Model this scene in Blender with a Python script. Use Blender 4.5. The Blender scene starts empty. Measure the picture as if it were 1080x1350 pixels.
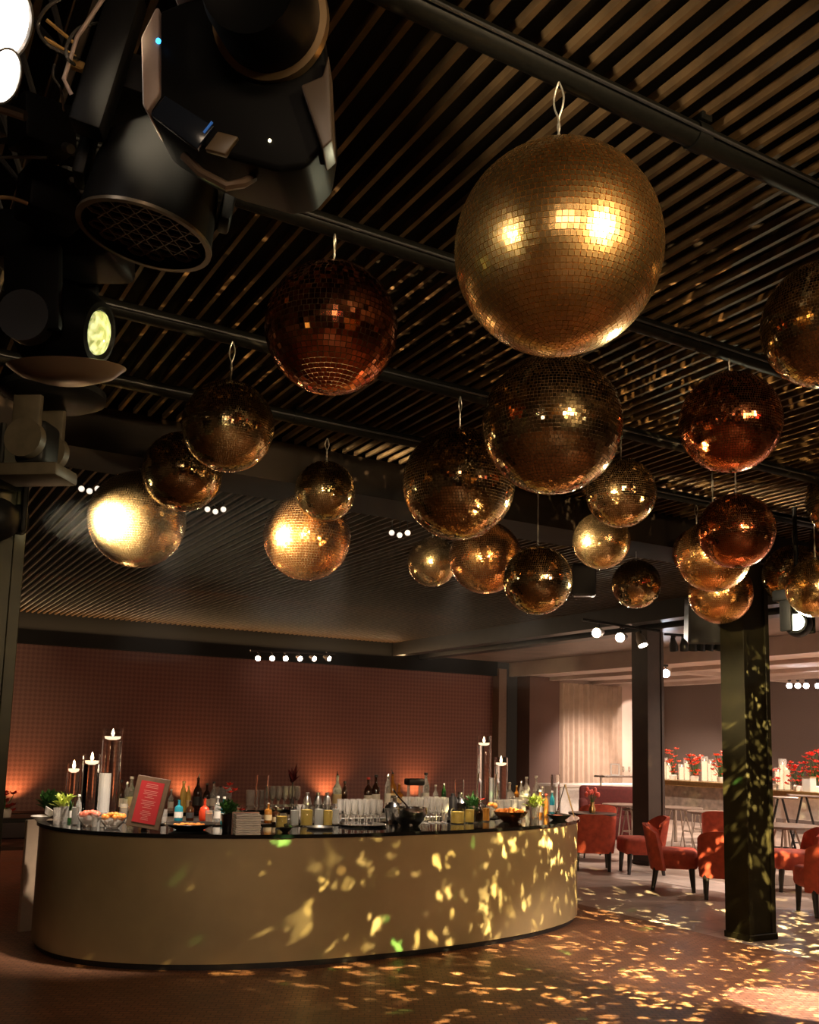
import bpy, bmesh, math, random
from mathutils import Vector, Matrix
R = math.radians
PI = math.pi
rnd = random.Random(7)
scn = bpy.context.scene
COL = scn.collection

# ------------------------------------------------------------------ camera
F, PX, PY, EYE = 1260.0, 540.0, 810.0, 1.8
YAW, PIT, ROLL = R(30), math.atan(170 / F), math.atan(.025)
fw = Vector((math.sin(YAW) * math.cos(PIT), math.cos(YAW) * math.cos(PIT), math.sin(PIT)))
r0 = Vector((math.cos(YAW), -math.sin(YAW), 0))
u0 = r0.cross(fw)
rt = r0 * math.cos(ROLL) + u0 * math.sin(ROLL)
up = u0 * math.cos(ROLL) - r0 * math.sin(ROLL)
CAM = Vector((0, 0, EYE))
cam = bpy.data.cameras.new('camera')
cam.sensor_fit = 'HORIZONTAL'; cam.sensor_width = 24; cam.lens = 28; cam.shift_y = 135 / 1080
cam.clip_start = .05; cam.clip_end = 200
co = bpy.data.objects.new('camera', cam); COL.objects.link(co)
m = Matrix((rt, up, -fw)).transposed().to_4x4(); m.translation = CAM
co.matrix_world = m
scn.camera = co

def ray(x, y): return fw + rt * ((x - PX) / F) - up * ((y - PY) / F)
def at_z(x, y, z): d = ray(x, y); return CAM + d * ((z - EYE) / d.z)
def at_y(x, y, Y): d = ray(x, y); return CAM + d * (Y / d.y)
def at_x(x, y, X): d = ray(x, y); return CAM + d * (X / d.x)
def at_d(x, y, D): return CAM + ray(x, y) * D
def depth(p): return (Vector(p) - CAM).dot(fw)

# ------------------------------------------------------------------ materials
MATS = {}
def mat(name, col, rough=.5, metal=0., spec=.5, emit=None, es=0., trans=0., alpha=1., noise=0., nscale=20., bump=0., ior=1.45, coat=0.):
    if name in MATS: return MATS[name]
    ma = bpy.data.materials.new(name); ma.use_nodes = True
    nt = ma.node_tree; b = nt.nodes['Principled BSDF']
    b.inputs['Base Color'].default_value = (*col, 1)
    b.inputs['Roughness'].default_value = rough
    b.inputs['Metallic'].default_value = metal
    b.inputs['Specular IOR Level'].default_value = spec
    b.inputs['IOR'].default_value = ior
    b.inputs['Transmission Weight'].default_value = trans
    b.inputs['Alpha'].default_value = alpha
    b.inputs['Coat Weight'].default_value = coat
    if emit:
        b.inputs['Emission Color'].default_value = (*emit, 1); b.inputs['Emission Strength'].default_value = es
    if noise or bump:
        tc = nt.nodes.new('ShaderNodeTexCoord'); nz = nt.nodes.new('ShaderNodeTexNoise')
        nz.inputs['Scale'].default_value = nscale; nz.inputs['Detail'].default_value = 4
        nt.links.new(tc.outputs['Object'], nz.inputs['Vector'])
        if noise:
            mr = nt.nodes.new('ShaderNodeMapRange'); mr.inputs['To Min'].default_value = 1 - noise; mr.inputs['To Max'].default_value = 1 + noise
            mr.inputs['From Min'].default_value = .3; mr.inputs['From Max'].default_value = .7
            nt.links.new(nz.outputs['Fac'], mr.inputs['Value'])
            vm = nt.nodes.new('ShaderNodeVectorMath'); vm.operation = 'SCALE'; vm.inputs[0].default_value = col
            nt.links.new(mr.outputs[0], vm.inputs['Scale']); nt.links.new(vm.outputs[0], b.inputs['Base Color'])
        if bump:
            bp = nt.nodes.new('ShaderNodeBump'); bp.inputs['Strength'].default_value = bump; bp.inputs['Distance'].default_value = .01
            nt.links.new(nz.outputs['Fac'], bp.inputs['Height']); nt.links.new(bp.outputs[0], b.inputs['Normal'])
    MATS[name] = ma
    return ma

def nodes(ma): nt = ma.node_tree; return nt, nt.nodes['Principled BSDF']

# ------------------------------------------------------------------ mesh building
class MB:
    def __init__(s): s.bm = bmesh.new()
    def _xf(s, vs, M):
        if M is not None: bmesh.ops.transform(s.bm, matrix=M, verts=vs)
    def box(s, c, d, bev=0, seg=2, M=None):
        g = bmesh.ops.create_cube(s.bm, size=1, matrix=Matrix.Translation(c) @ Matrix.Diagonal((*d, 1)))
        vs = g['verts']
        if bev:
            es = list({e for v in vs for e in v.link_edges})
            o = bmesh.ops.bevel(s.bm, geom=es, offset=bev, segments=seg, affect='EDGES', profile=.5)
            vs = list({v for f_ in o['faces'] for v in f_.verts} | {v for v in vs if v.is_valid})
        s._xf(vs, M); return vs
    def cyl(s, p0, p1, ra, rb=None, n=16, caps=True):
        p0, p1 = Vector(p0), Vector(p1); rb = ra if rb is None else rb
        d = p1 - p0; q = d.to_track_quat('Z', 'Y').to_matrix().to_4x4(); q.translation = (p0 + p1) / 2
        g = bmesh.ops.create_cone(s.bm, cap_ends=caps, segments=n, radius1=ra, radius2=rb, depth=d.length, matrix=q)
        return g['verts']
    def sph(s, c, r, n=12, sc=(1, 1, 1)):
        g = bmesh.ops.create_uvsphere(s.bm, u_segments=n, v_segments=max(6, n * 2 // 3), radius=r, matrix=Matrix.Translation(c) @ Matrix.Diagonal((*sc, 1)))
        return g['verts']
    def lathe(s, prof, n=20, c=(0, 0, 0), M=None):
        rings = []; allv = []
        for (r_, z) in prof:
            if r_ < 1e-5: rings.append([s.bm.verts.new((c[0], c[1], c[2] + z))])
            else: rings.append([s.bm.verts.new((c[0] + r_ * math.cos(2 * PI * k / n), c[1] + r_ * math.sin(2 * PI * k / n), c[2] + z)) for k in range(n)])
            allv += rings[-1]
        for a, b in zip(rings, rings[1:]):
            for k in range(n):
                k2 = (k + 1) % n
                if len(a) == 1 and len(b) == 1: continue
                if len(a) == 1: s.bm.faces.new((a[0], b[k2], b[k]))
                elif len(b) == 1: s.bm.faces.new((a[k], a[k2], b[0]))
                else: s.bm.faces.new((a[k], a[k2], b[k2], b[k]))
        s._xf(allv, M); return allv
    def tube(s, pts, r, n=6, rs=None):
        pts = [Vector(p) for p in pts]; prev = None; ref = Vector((.123, .45, .88)).normalized()
        first = None
        for i, p in enumerate(pts):
            t = (pts[min(i + 1, len(pts) - 1)] - pts[max(i - 1, 0)]).normalized()
            a = t.cross(ref).normalized(); b = t.cross(a)
            rr = rs[i] if rs else r
            ring = [s.bm.verts.new(p + a * (rr * math.cos(2 * PI * k / n)) + b * (rr * math.sin(2 * PI * k / n))) for k in range(n)]
            if prev:
                for k in range(n): s.bm.faces.new((prev[k], prev[(k + 1) % n], ring[(k + 1) % n], ring[k]))
            else: first = ring
            prev = ring
        s.bm.faces.new(first[::-1]); s.bm.faces.new(prev)
    def poly(s, pts): return s.bm.faces.new([s.bm.verts.new(p) for p in pts])
    def prism(s, pts, z0, z1):
        a = [s.bm.verts.new((x, y, z0)) for x, y in pts]; b = [s.bm.verts.new((x, y, z1)) for x, y in pts]
        n = len(pts); s.bm.faces.new(a[::-1]); s.bm.faces.new(b)
        for k in range(n): s.bm.faces.new((a[k], a[(k + 1) % n], b[(k + 1) % n], b[k]))
        return a + b
    def mesh(s, name='mesh', smooth=True, ang=35):
        bmesh.ops.recalc_face_normals(s.bm, faces=s.bm.faces)
        me = bpy.data.meshes.new(name); s.bm.to_mesh(me); s.bm.free()
        if smooth:
            me.shade_smooth() if hasattr(me, 'shade_smooth') else None
            try: me.set_sharp_from_angle(angle=R(ang))
            except Exception: pass
        return me

def link(name, me, material=None, parent=None, loc=None, rot=None, sc=None):
    o = bpy.data.objects.new(name, me); COL.objects.link(o)
    if material is not None:
        if me.materials:
            o.material_slots[0].link = 'OBJECT'; o.material_slots[0].material = material
        else: me.materials.append(material)
    if parent: o.parent = parent
    if loc is not None: o.location = loc
    if rot is not None: o.rotation_euler = rot
    if sc is not None: o.scale = sc if hasattr(sc, '__len__') else (sc, sc, sc)
    return o
def obj(name, mb, material, parent=None, smooth=True, **k): return link(name, mb.mesh(name, smooth), material, parent, **k)
def tag(o, label, cat, group=None, kind=None):
    o['label'] = label; o['category'] = cat
    if group: o['group'] = group
    if kind: o['kind'] = kind
    return o
def thing(name, label, cat, loc=(0, 0, 0), rz=0., group=None, rot=None, sc=None):
    o = bpy.data.objects.new(name, None); COL.objects.link(o); o.empty_display_size = .1
    o.location = loc; o.rotation_euler = rot if rot else (0, 0, rz)
    if sc: o.scale = (sc, sc, sc)
    return tag(o, label, cat, group)
def struct(name, mb, material, smooth=False):
    o = obj(name, mb, material, smooth=smooth); o['kind'] = 'structure'; return o
def copy_tree(o, parent=None):
    c = o.copy(); COL.objects.link(c)
    c.parent = parent
    for ch in [x for x in bpy.data.objects if x.parent == o]: copy_tree(ch, c)
    return c
CACHE = {}
def cached(key, fn):
    if key not in CACHE:
        me = fn().mesh(key)
        me.materials.append(mat('plain', (.5, .5, .5))); CACHE[key] = me
    return CACHE[key]

# ------------------------------------------------------------------ palette
BLACK = mat('black_metal', (.012, .012, .013), .38, .0, .5, noise=.3)
BLACKS = mat('black_shell', (.017, .017, .018), .35, 0, .5, noise=.2, nscale=8)
DARKP = mat('dark_paint', (.009, .008, .0065), .4, 0., .5, noise=.4, nscale=6)
CHROME = mat('chrome', (.75, .73, .7), .15, 1)
STEEL = mat('brushed_steel', (.55, .53, .5), .3, 1, noise=.15)
GOLD = mat('brass', (.75, .52, .22), .28, 1, noise=.15)
GLASS = mat('clear_glass', (.95, .97, .97), .02, 0, .5, trans=1., ior=1.2)
WATER = mat('water', (.93, .97, 1), .0, 0, .5, trans=1., ior=1.33)
WIRE = mat('twisted_wire', (.3, .28, .24), .4, .8, noise=.3, nscale=200)
WHITE = mat('white_ceramic', (.8, .77, .72), .35, noise=.08)
WAX = mat('glowing_white_wax', (.85, .8, .7), .5, noise=.06, emit=(1, .68, .42), es=1.6)  # candle glow is put into the wax itself as emission
FLAME = mat('candle_flame', (1, .8, .5), emit=(1, .72, .4), es=60)
REDV = mat('red_orange_velvet', (.38, .055, .026), .8, noise=.25, nscale=14)
BLKLEG = mat('black_lacquered_wood', (.015, .011, .01), .3)

# ------------------------------------------------------------------ room
W = 18.7
# floor : dance floor and grey stone floor
def floor_mat(name, c1, c2, c3, scale, rough, bw=.5, rh=.25, mortar=.02, rotz=0.):
    ma = mat(name, c1, rough); nt, b = nodes(ma)
    tc = nt.nodes.new('ShaderNodeTexCoord'); mp = nt.nodes.new('ShaderNodeMapping'); mp.inputs['Rotation'].default_value[2] = rotz
    br = nt.nodes.new('ShaderNodeTexBrick'); br.inputs['Scale'].default_value = scale
    br.inputs['Color1'].default_value = (*c1, 1); br.inputs['Color2'].default_value = (*c2, 1); br.inputs['Mortar'].default_value = (*c3, 1)
    br.inputs['Mortar Size'].default_value = mortar; br.inputs['Brick Width'].default_value = bw; br.inputs['Row Height'].default_value = rh
    nz = nt.nodes.new('ShaderNodeTexNoise'); nz.inputs['Scale'].default_value = 1.3; nz.inputs['Detail'].default_value = 5
    mr = nt.nodes.new('ShaderNodeMapRange'); mr.inputs['From Min'].default_value = .3; mr.inputs['From Max'].default_value = .7
    mr.inputs['To Min'].default_value = .65; mr.inputs['To Max'].default_value = 1.3
    vm = nt.nodes.new('ShaderNodeVectorMath'); vm.operation = 'SCALE'
    L = nt.links.new
    L(tc.outputs['Object'], mp.inputs[0]); L(mp.outputs[0], br.inputs['Vector']); L(mp.outputs[0], nz.inputs['Vector'])
    L(br.outputs['Color'], vm.inputs[0]); L(nz.outputs['Fac'], mr.inputs[0]); L(mr.outputs[0], vm.inputs['Scale']); L(vm.outputs[0], b.inputs['Base Color'])
    bp = nt.nodes.new('ShaderNodeBump'); bp.inputs['Strength'].default_value = .25; bp.inputs['Distance'].default_value = .004
    L(br.outputs['Fac'], bp.inputs['Height']); bp.invert = True; L(bp.outputs[0], b.inputs['Normal'])
    mr2 = nt.nodes.new('ShaderNodeMapRange'); mr2.inputs['To Min'].default_value = rough - .1; mr2.inputs['To Max'].default_value = rough + .15
    L(nz.outputs['Fac'], mr2.inputs[0]); L(mr2.outputs[0], b.inputs['Roughness'])
    return ma
FL1 = floor_mat('dance_floor_mosaic', (.25, .118, .062), (.175, .078, .042), (.06, .03, .018), 8, .4, bw=.6, rh=.42, mortar=.03, rotz=R(28))
FL2 = floor_mat('pale_stone_floor', (.42, .33, .28), (.38, .30, .25), (.14, .11, .09), 1.6, .35, bw=.8, rh=.8, mortar=.008)
a = MB(); a.box((1.5, 6, -.05), (12, 26, .1)); struct('floor', a, FL1)
a = MB(); a.box((13.2, 6, -.05), (11.4, 26, .1)); struct('floor_dining', a, FL2)

# ceiling with battens
WOOD = mat('dark_stained_batten_wood', (.062, .037, .016), .55, spec=.25, noise=.35, nscale=9)
CEILD = mat('ceiling_dark_board', (.004, .003, .002), .9, spec=.05, noise=.5, nscale=1.5)
a = MB(); a.box((2.6, 6, 4.13), (15.6, 26, .06)); struct('ceiling', a, CEILD)
a = MB()
x = -4.9
while x < 10.3:
    for (y0, y1) in ((-6, 6.45), (7.0, 18.55)):
        a.box((x, (y0 + y1) / 2, 4.018), (.021, y1 - y0, .034))
    x += .1
x = 10.62
while x < 10.95:
    a.box((x, 9, 4.018), (.021, 19, .034)); x += .1
struct('ceiling_battens', a, WOOD)
# soffit beams
SOFF = mat('soffit_dark_brown', (.009, .006, .004), .7, spec=.15, noise=.3, nscale=3)
a = MB(); a.box((2.9, 6.725, 3.85), (15.8, .55, .30)); struct('trim_1', a, SOFF)
a = MB(); a.box((10.42, 6.3, 3.87), (.26, 24.6, .3)); struct('trim_2', a, DARKP)
a = MB(); a.box((11.12, 6.3, 3.85), (.3, 24.6, .3)); struct('trim_3', a, DARKP)
PINKC = mat('pale_plaster_ceiling', (.42, .33, .28), .7, noise=.08, nscale=3)
BRC = mat('brown_board_ceiling', (.16, .115, .09), .5, noise=.2, nscale=2)
a = MB(); a.box((12.4, 6.3, 3.8), (2.3, 24.6, .06)); struct('ceiling_middle', a, BRC)
a = MB(); a.box((16.2, 6.3, 3.5), (5.2, 24.6, .06)); struct('ceiling_dining', a, PINKC)
a = MB(); a.box((13.57, 6.3, 3.62), (.08, 24.6, .36)); struct('trim_4', a, PINKC)
for k_, xx in enumerate((14.6, 16.2, 17.6)):
    a = MB(); a.box((xx, 6.3, 3.43), (.16, 24.6, .08)); struct('trim_%d' % (5 + k_), a, PINKC)
a = MB(); a.box((16.2, 14.4, 3.43), (5.0, .2, .1)); struct('trim_8', a, PINKC)

# walls
def wallpaper():
    ma = mat('red_brown_wallpaper', (.2, .07, .05), .55); nt, b = nodes(ma); L = nt.links.new
    tc = nt.nodes.new('ShaderNodeTexCoord'); sx = nt.nodes.new('ShaderNodeSeparateXYZ'); L(tc.outputs['Object'], sx.inputs[0])
    def mth(op, a_, b_=None):
        n = nt.nodes.new('ShaderNodeMath'); n.operation = op
        for i, v in enumerate((a_, b_)):
            if v is None: continue
            if isinstance(v, (int, float)): n.inputs[i].default_value = v
            else: L(v, n.inputs[i])
        return n.outputs[0]
    k = 2 * PI / .17
    sa = mth('SINE', mth('MULTIPLY', mth('ADD', sx.outputs[0], sx.outputs[2]), k))
    sb = mth('SINE', mth('MULTIPLY', mth('SUBTRACT', sx.outputs[0], sx.outputs[2]), k))
    d = mth('MULTIPLY', sa, sb)
    cr = nt.nodes.new('ShaderNodeValToRGB'); cr.color_ramp.elements[0].position = .35; cr.color_ramp.elements[1].position = .62
    cr.color_ramp.elements[0].color = (.15, .058, .042, 1); cr.color_ramp.elements[1].color = (.21, .09, .064, 1)
    mr = nt.nodes.new('ShaderNodeMapRange'); mr.inputs['From Min'].default_value = -1; L(d, mr.inputs[0]); L(mr.outputs[0], cr.inputs[0])
    L(cr.outputs[0], b.inputs['Base Color'])
    return ma
WP = wallpaper()
a = MB(); a.box((4.1, W + .05, 1.73), (18.1, .1, 3.46)); struct('wall_back', a, WP)
a = MB(); a.box((4.1, W - .02, 3.75), (18.1, .3, .62)); struct('trim_9', a, mat('matt_black_fascia', (.008, .008, .007), .8, spec=.2))
TAUPE = mat('taupe_fabric_wall', (.105, .056, .042), .8, noise=.08, nscale=60)
a = MB(); a.box((13.25, W - .1, 1.73), (.22, .3, 3.75)); struct('trim_10', a, mat('bronze_post', (.16, .11, .075), .45, noise=.1))
a = MB(); a.box((13.65, W + .6, 1.7), (.62, .1, 3.4)); struct('door_1', a, mat('dark_doorway', (.012, .011, .009), .6))
a = MB(); a.box((14.38, W - .15, 1.73), (.9, .5, 3.46)); struct('wall_pier', a, TAUPE)
PWALL = mat('pale_plaster_wall', (.60, .45, .37), .6, noise=.05, nscale=3)
a = MB(); a.box((16.85, W + .05, 1.75), (4.1, .1, 3.5)); struct('wall_dining', a, PWALL)
GREYW = mat('grey_fabric_wall', (.115, .085, .072), .8, noise=.06, nscale=40)
a = MB(); a.box((18.75, 6.3, 1.75), (.1, 24.8, 3.5)); struct('wall_right', a, GREYW)
OFFW = mat('dark_rear_wall', (.05, .03, .022), .7, noise=.2, nscale=2)
a = MB(); a.box((-4.95, 6, 2.05), (.1, 26, 4.1)); struct('wall_left', a, OFFW)
a = MB(); a.box((7, -6.2, 2.05), (24, .1, 4.1)); struct('wall_front', a, OFFW)
a = MB(); a.box((4.1, W - .03, .06), (18.1, .04, .12)); struct('baseboard_back', a, DARKP)

# hanging curtain on the dining wall (folds)
def curtain(x0, x1, y, z0, z1, amp=.035, wl=.16, axis='x'):
    a = MB(); n = int((x1 - x0) / wl * 8); prev = None
    for i in range(n + 1):
        t = x0 + (x1 - x0) * i / n; o_ = amp * math.sin(2 * PI * (t - x0) / wl) + amp * .5 * math.sin(2 * PI * (t - x0) / (wl * 2.7))
        pf = [(t, y + o_, z0), (t, y + o_, z1), (t, y + o_ + .012, z1), (t, y + o_ + .012, z0)] if axis == 'x' else [(y + o_, t, z0), (y + o_, t, z1), (y + o_ + .012, t, z1), (y + o_ + .012, t, z0)]
        ring = [a.bm.verts.new(p) for p in pf]
        if prev:
            for k in range(4): a.bm.faces.new((prev[k], prev[(k + 1) % 4], ring[(k + 1) % 4], ring[k]))
        prev = ring
    return a
CURT = mat('tan_curtain_cloth', (.32, .225, .165), .75, noise=.1, nscale=5)
tag(obj('curtain', curtain(14.87, 17.15, 18.58, .05, 3.38), CURT), 'tan pleated full length curtain on the brightly lit wall', 'curtain')
tag(obj('curtain', curtain(8.2, 12.9, 18.55, .02, 3.4, axis='y'), mat('rose_curtain_cloth', (.36, .2, .15), .75)), 'rose brown floor length curtain at the right edge beside the grey wall', 'curtain')

# columns (each stands on the floor)
COLM = mat('dark_olive_lacquered_column', (.014, .012, .005), .5, spec=.12, noise=.35, nscale=5)
def column(name, cx, cy, w, d, z1, label, ma):
    t = thing(name, label, 'column', (cx, cy, 0))
    a = MB(); a.box((0, 0, z1 / 2), (w * .9, d * .9, z1))
    obj('shaft', a, ma, t, smooth=False)
    for sx in (-1, 1):
        a = MB(); a.box((sx * w * .42, 0, z1 / 2), (w * .16, d, z1 - .002), .004, 1); obj('flange', a, ma, t)
    a = MB(); a.box((0, 0, .03), (w + .02, d + .02, .06), .005, 1); obj('base_plate', a, ma, t)
    return t
column('column', 7.80, 6.67, .38, .30, 3.70, 'near dark olive column splashed with gold light in front of the red chairs', COLM)
CX = at_x(855, 1000, 11.12)
column('column', 11.12, CX.y, .36, .36, 3.70, 'dark brown square column behind the right end of the bar', mat('dark_brown_column', (.045, .028, .02), .45, noise=.2, nscale=4))
column('column', .66, 6.75, .44, .40, 3.70, 'dark olive column at the left edge of the room beyond the moving lights', COLM)

# ceiling pipes
PIPE = mat('black_gloss_pipe', (.003, .003, .0025), .45, .0, .08, noise=.3, nscale=60)
plab = ['black ceiling pipe nearest the camera carrying the largest mirror ball', 'second black ceiling pipe, behind the largest mirror ball', 'third black ceiling pipe counted from the camera', 'farthest black ceiling pipe just before the deep soffit']
for Y, lb in zip((2.21, 3.44, 4.74, 5.74), plab):
    a = MB()
    a.tube([(x_, Y, 3.945) for x_ in [-2 + .5 * i for i in range(25)]], .043, n=12)
    t = thing('ceiling_pipe', lb, 'pipe'); obj('tube', a, PIPE, t)
    for x_ in (-.5, 2.4, 5.4, 8.4):
        a = MB(); a.box((x_, Y, 3.998), (.05, .1, .03), .004, 1); a.cyl((x_ - .03, Y, 3.945), (x_ + .03, Y, 3.945), .05, n=16); obj('clamp', a, PIPE, t)
    a = MB(); a.tube([(-2 + .35 * i, Y - .05, 3.935) for i in range(36)], .006, n=6); obj('cable', a, BLACK, t)

# ------------------------------------------------------------------ mirror balls
def ball_mesh(key, n, jit, seed):
    rr = random.Random(seed); V = []; Fc = []
    for i in range(n):
        t0, t1 = PI * (i + .06) / n, PI * (i + .94) / n
        tm = (t0 + t1) / 2; mcol = max(4, int(round(2 * n * math.sin(tm))))
        off = rr.random()
        ph_j = rr.uniform(-1, 1) * .0
        for j in range(mcol):
            p0 = 2 * PI * (j + off + .06) / mcol; p1 = 2 * PI * (j + off + .94) / mcol; pm = (p0 + p1) / 2
            nrm = Vector((math.sin(tm) * math.cos(pm), math.sin(tm) * math.sin(pm), math.cos(tm)))
            e1 = Vector((math.cos(tm) * math.cos(pm), math.cos(tm) * math.sin(pm), -math.sin(tm))); e2 = Vector((-math.sin(pm), math.cos(pm), 0))
            h1 = (t1 - t0) / 2; h2 = (p1 - p0) / 2 * math.sin(tm)
            ja, jb = rr.gauss(0, jit), rr.gauss(0, jit)
            b0 = len(V)
            for s1, s2 in ((-1, -1), (1, -1), (1, 1), (-1, 1)):
                V.append(nrm * (1.004 + s1 * h1 * ja + s2 * h2 * jb) + e1 * (s1 * h1) + e2 * (s2 * h2))
            Fc.append((b0, b0 + 1, b0 + 2, b0 + 3))
    me = bpy.data.meshes.new(key); me.from_pydata([tuple(v) for v in V], [], Fc); me.update()
    me.materials.append(mat('plain', (.5, .5, .5)))
    return me
BM = {'C': ball_mesh('mirror_tiles_coarse', 38, .03, 8), 'L': ball_mesh('mirror_tiles_large', 58, .012, 1), 'M': ball_mesh('mirror_tiles_medium', 62, .026, 2), 'S': ball_mesh('mirror_tiles_small', 50, .035, 3)}
def core_mb():
    a = MB(); a.sph((0, 0, 0), .99, 48); return a
CORE = cached('ball_core', core_mb)
def cap_mb():
    a = MB(); a.lathe([(0, 0), (.11, 0), (.11, .02), (.06, .045), (.02, .05), (.0, .05)], 16, (0, 0, .985)); a.tube([(.035 * math.cos(t), 0, 1.06 + .035 * math.sin(t)) for t in [i * PI / 6 for i in range(13)]], .009); return a
CAPM = cached('ball_cap', cap_mb)
GROUT = mat('ball_grout', (.75, .48, .18), .36, 1.)
GROUTD = mat('dark_ball_grout', (.16, .09, .04), .6, .5)
def mirror(name, c, rough=.13):
    return mat(name, c, rough, 1., noise=.12, nscale=3)
T_GOLD = mirror('gold_mirror_tiles', (.92, .60, .24), .24)
T_PALE = mirror('pale_gold_mirror_tiles', (.88, .66, .32), .12)
T_PGLO = mirror('satin_pale_gold_tiles', (.92, .66, .30), .21)
T_ORNG = mirror('amber_mirror_tiles', (.97, .46, .15), .21)
T_COPR = mirror('copper_mirror_tiles', (.85, .28, .11), .11)
T_DARK = mirror('smoked_gold_mirror_tiles', (.80, .58, .29), .10)
BALLS = [  # px, py, r px, Y, tiles, mesh, label
 (736, 330, 138, 2.2, T_GOLD, 'L', 'largest gold mirror ball, brightly lit, hanging from the nearest pipe'),
 (437, 433, 88, 3.42, T_COPR, 'C', 'dark copper mirror ball left of the largest gold one'),
 (728, 560, 93, 3.42, T_DARK, 'M', 'big smoked gold mirror ball directly below the largest one'),
 (963, 557, 67, 3.42, T_COPR, 'M', 'deep red copper mirror ball hanging on the right'),
 (1090, 428, 84, 2.2, T_DARK, 'M', 'dark gold mirror ball cut by the upper right edge'),
 (301, 562, 61, 4.7, T_PALE, 'M', 'smoked gold mirror ball, topmost of the three stacked at left'),
 (241, 622, 53, 5.9, T_DARK, 'M', 'dark mirror ball in the middle of the three stacked at left'),
 (181, 685, 64, 6.72, T_PGLO, 'M', 'mirror ball lowest at left with a blinding light on its left side'),
 (429, 648, 40.5, 5.9, T_PALE, 'S', 'small dull gold mirror ball in front of a glowing copper one'),
 (405, 708, 58, 6.5, T_ORNG, 'S', 'glowing copper mirror ball behind a small dull gold one'),
 (605, 638, 75, 4.7, T_DARK, 'M', 'dark gold mirror ball hanging at centre, low left of the smoked one'),
 (570, 741, 33, 7.3, T_PGLO, 'S', 'small pale gold mirror ball left of the orange one at centre'),
 (640, 735, 48.5, 6.35, T_ORNG, 'S', 'orange mirror ball tucked under the dark gold one at centre'),
 (709, 765, 46, 5.45, T_DARK, 'S', 'olive gold mirror ball on a long wire right of the orange one'),
 (819, 650, 46.5, 4.7, T_DARK, 'S', 'dark gold mirror ball above a bright pale gold one'),
 (793, 713, 38, 5.75, T_PGLO, 'S', 'bright pale gold mirror ball under a dark one right of centre'),
 (839, 770, 32.5, 6.8, T_DARK, 'S', 'smallest dark gold mirror ball hanging low above the brown column'),
 (971, 700, 50, 4.4, T_COPR, 'M', 'dark copper mirror ball in front of an orange one above the olive column'),
 (941, 733, 48, 5.2, T_ORNG, 'S', 'glowing orange mirror ball half hidden behind a copper one'),
 (950, 781, 42, 6.3, T_ORNG, 'S', 'lowest orange mirror ball just above the black wedge speaker'),
 (919, 728, 32, 6.0, T_COPR, 'S', 'small dark copper mirror ball peeking out left of the orange one'),
 (1047, 759, 41, 5.9, T_DARK, 'S', 'dark mirror ball left of the bright green white beam light cluster'),
 (1076, 775, 39, 5.1, T_PGLO, 'S', 'pale gold mirror ball cut by the right edge above the beam light'),
 (1128, 658, 62, 4.7, T_DARK, 'M', 'dark gold mirror ball, only its left rim inside the right edge'),
 (1100, 712, 31, 5.9, T_COPR, 'S', 'small copper mirror ball at the right edge below a darker rim'),
]
def twisted(p0, p1, r_=.0035, amp=.012, turns=3):
    """two strands: an open loop at the top that twists together further down"""
    a = MB(); p0, p1 = Vector(p0), Vector(p1); n = 24
    for s in (0, 1):
        pts = []
        for i in range(n + 1):
            t = i / n; q = p0.lerp(p1, t)
            am = amp * (1.4 * math.sin(PI * t / .55) if t < .55 else .25)
            ang = s * PI + (0 if t < .5 else (t - .5) * 2 * PI * turns)
            q = q + Vector((math.cos(ang) * am, math.sin(ang) * am * .6, 0)); pts.append(q)
        a.tube(pts, r_, n=5)
    return a
for (px, py, rp, Y, ma, key, lb) in BALLS:
    c = at_y(px, py, Y); Rb = rp * depth(c) / F * .985
    t = thing('mirror_ball', lb, 'disco ball', c, rz=rnd.uniform(0, 6.28))
    link('core', CORE, GROUT if ma is T_GOLD else GROUTD, t, sc=Rb)
    link('mirror_tiles', BM[key], ma, t, sc=Rb)
    link('hanging_cap', CAPM, DARKP, t, sc=Rb)
    ztop = (3.70 if 6.4 < Y < 7.05 else 3.90 if any(abs(Y - q) < .25 for q in (2.21, 3.44, 4.74, 5.74)) else 4.0)
    L_ = ztop - c.z
    obj('hanging_wire', twisted((0, 0, max(L_, Rb * 1.1)), (0, 0, Rb * 1.07), .0032 if Y < 3 else .004, .012 if L_ - Rb > .1 else .006), WIRE, t)

# ------------------------------------------------------------------ bar
bx, by, ba, bb, brot, bex, BH = 4.34, 8.92, 2.84, 1.63, .065, 2.28, 1.045
def sup(t, grow=0.):
    c_, s_ = math.cos(t), math.sin(t)
    x_ = (ba + grow) * math.copysign(abs(c_) ** (2 / bex), c_); y_ = (bb + grow) * math.copysign(abs(s_) ** (2 / bex), s_)
    cr, sr = math.cos(brot), math.sin(brot)
    return (cr * x_ - sr * y_, sr * x_ + cr * y_)
BARM = mat('champagne_lacquer_panel', (.37, .29, .155), .38, .25, noise=.12, nscale=2.2)
TOPM = mat('black_glass_counter', (.012, .012, .012), .08, 0, .6, noise=.1)
bar = thing('oval_bar', 'long oval cocktail bar with curved champagne front and thin black top', 'bar counter', (bx, by, 0))
N = 160
ts = [2 * PI * i / N for i in range(N)]
open_a, open_b = R(148), R(170)      # service opening on the left end
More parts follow.
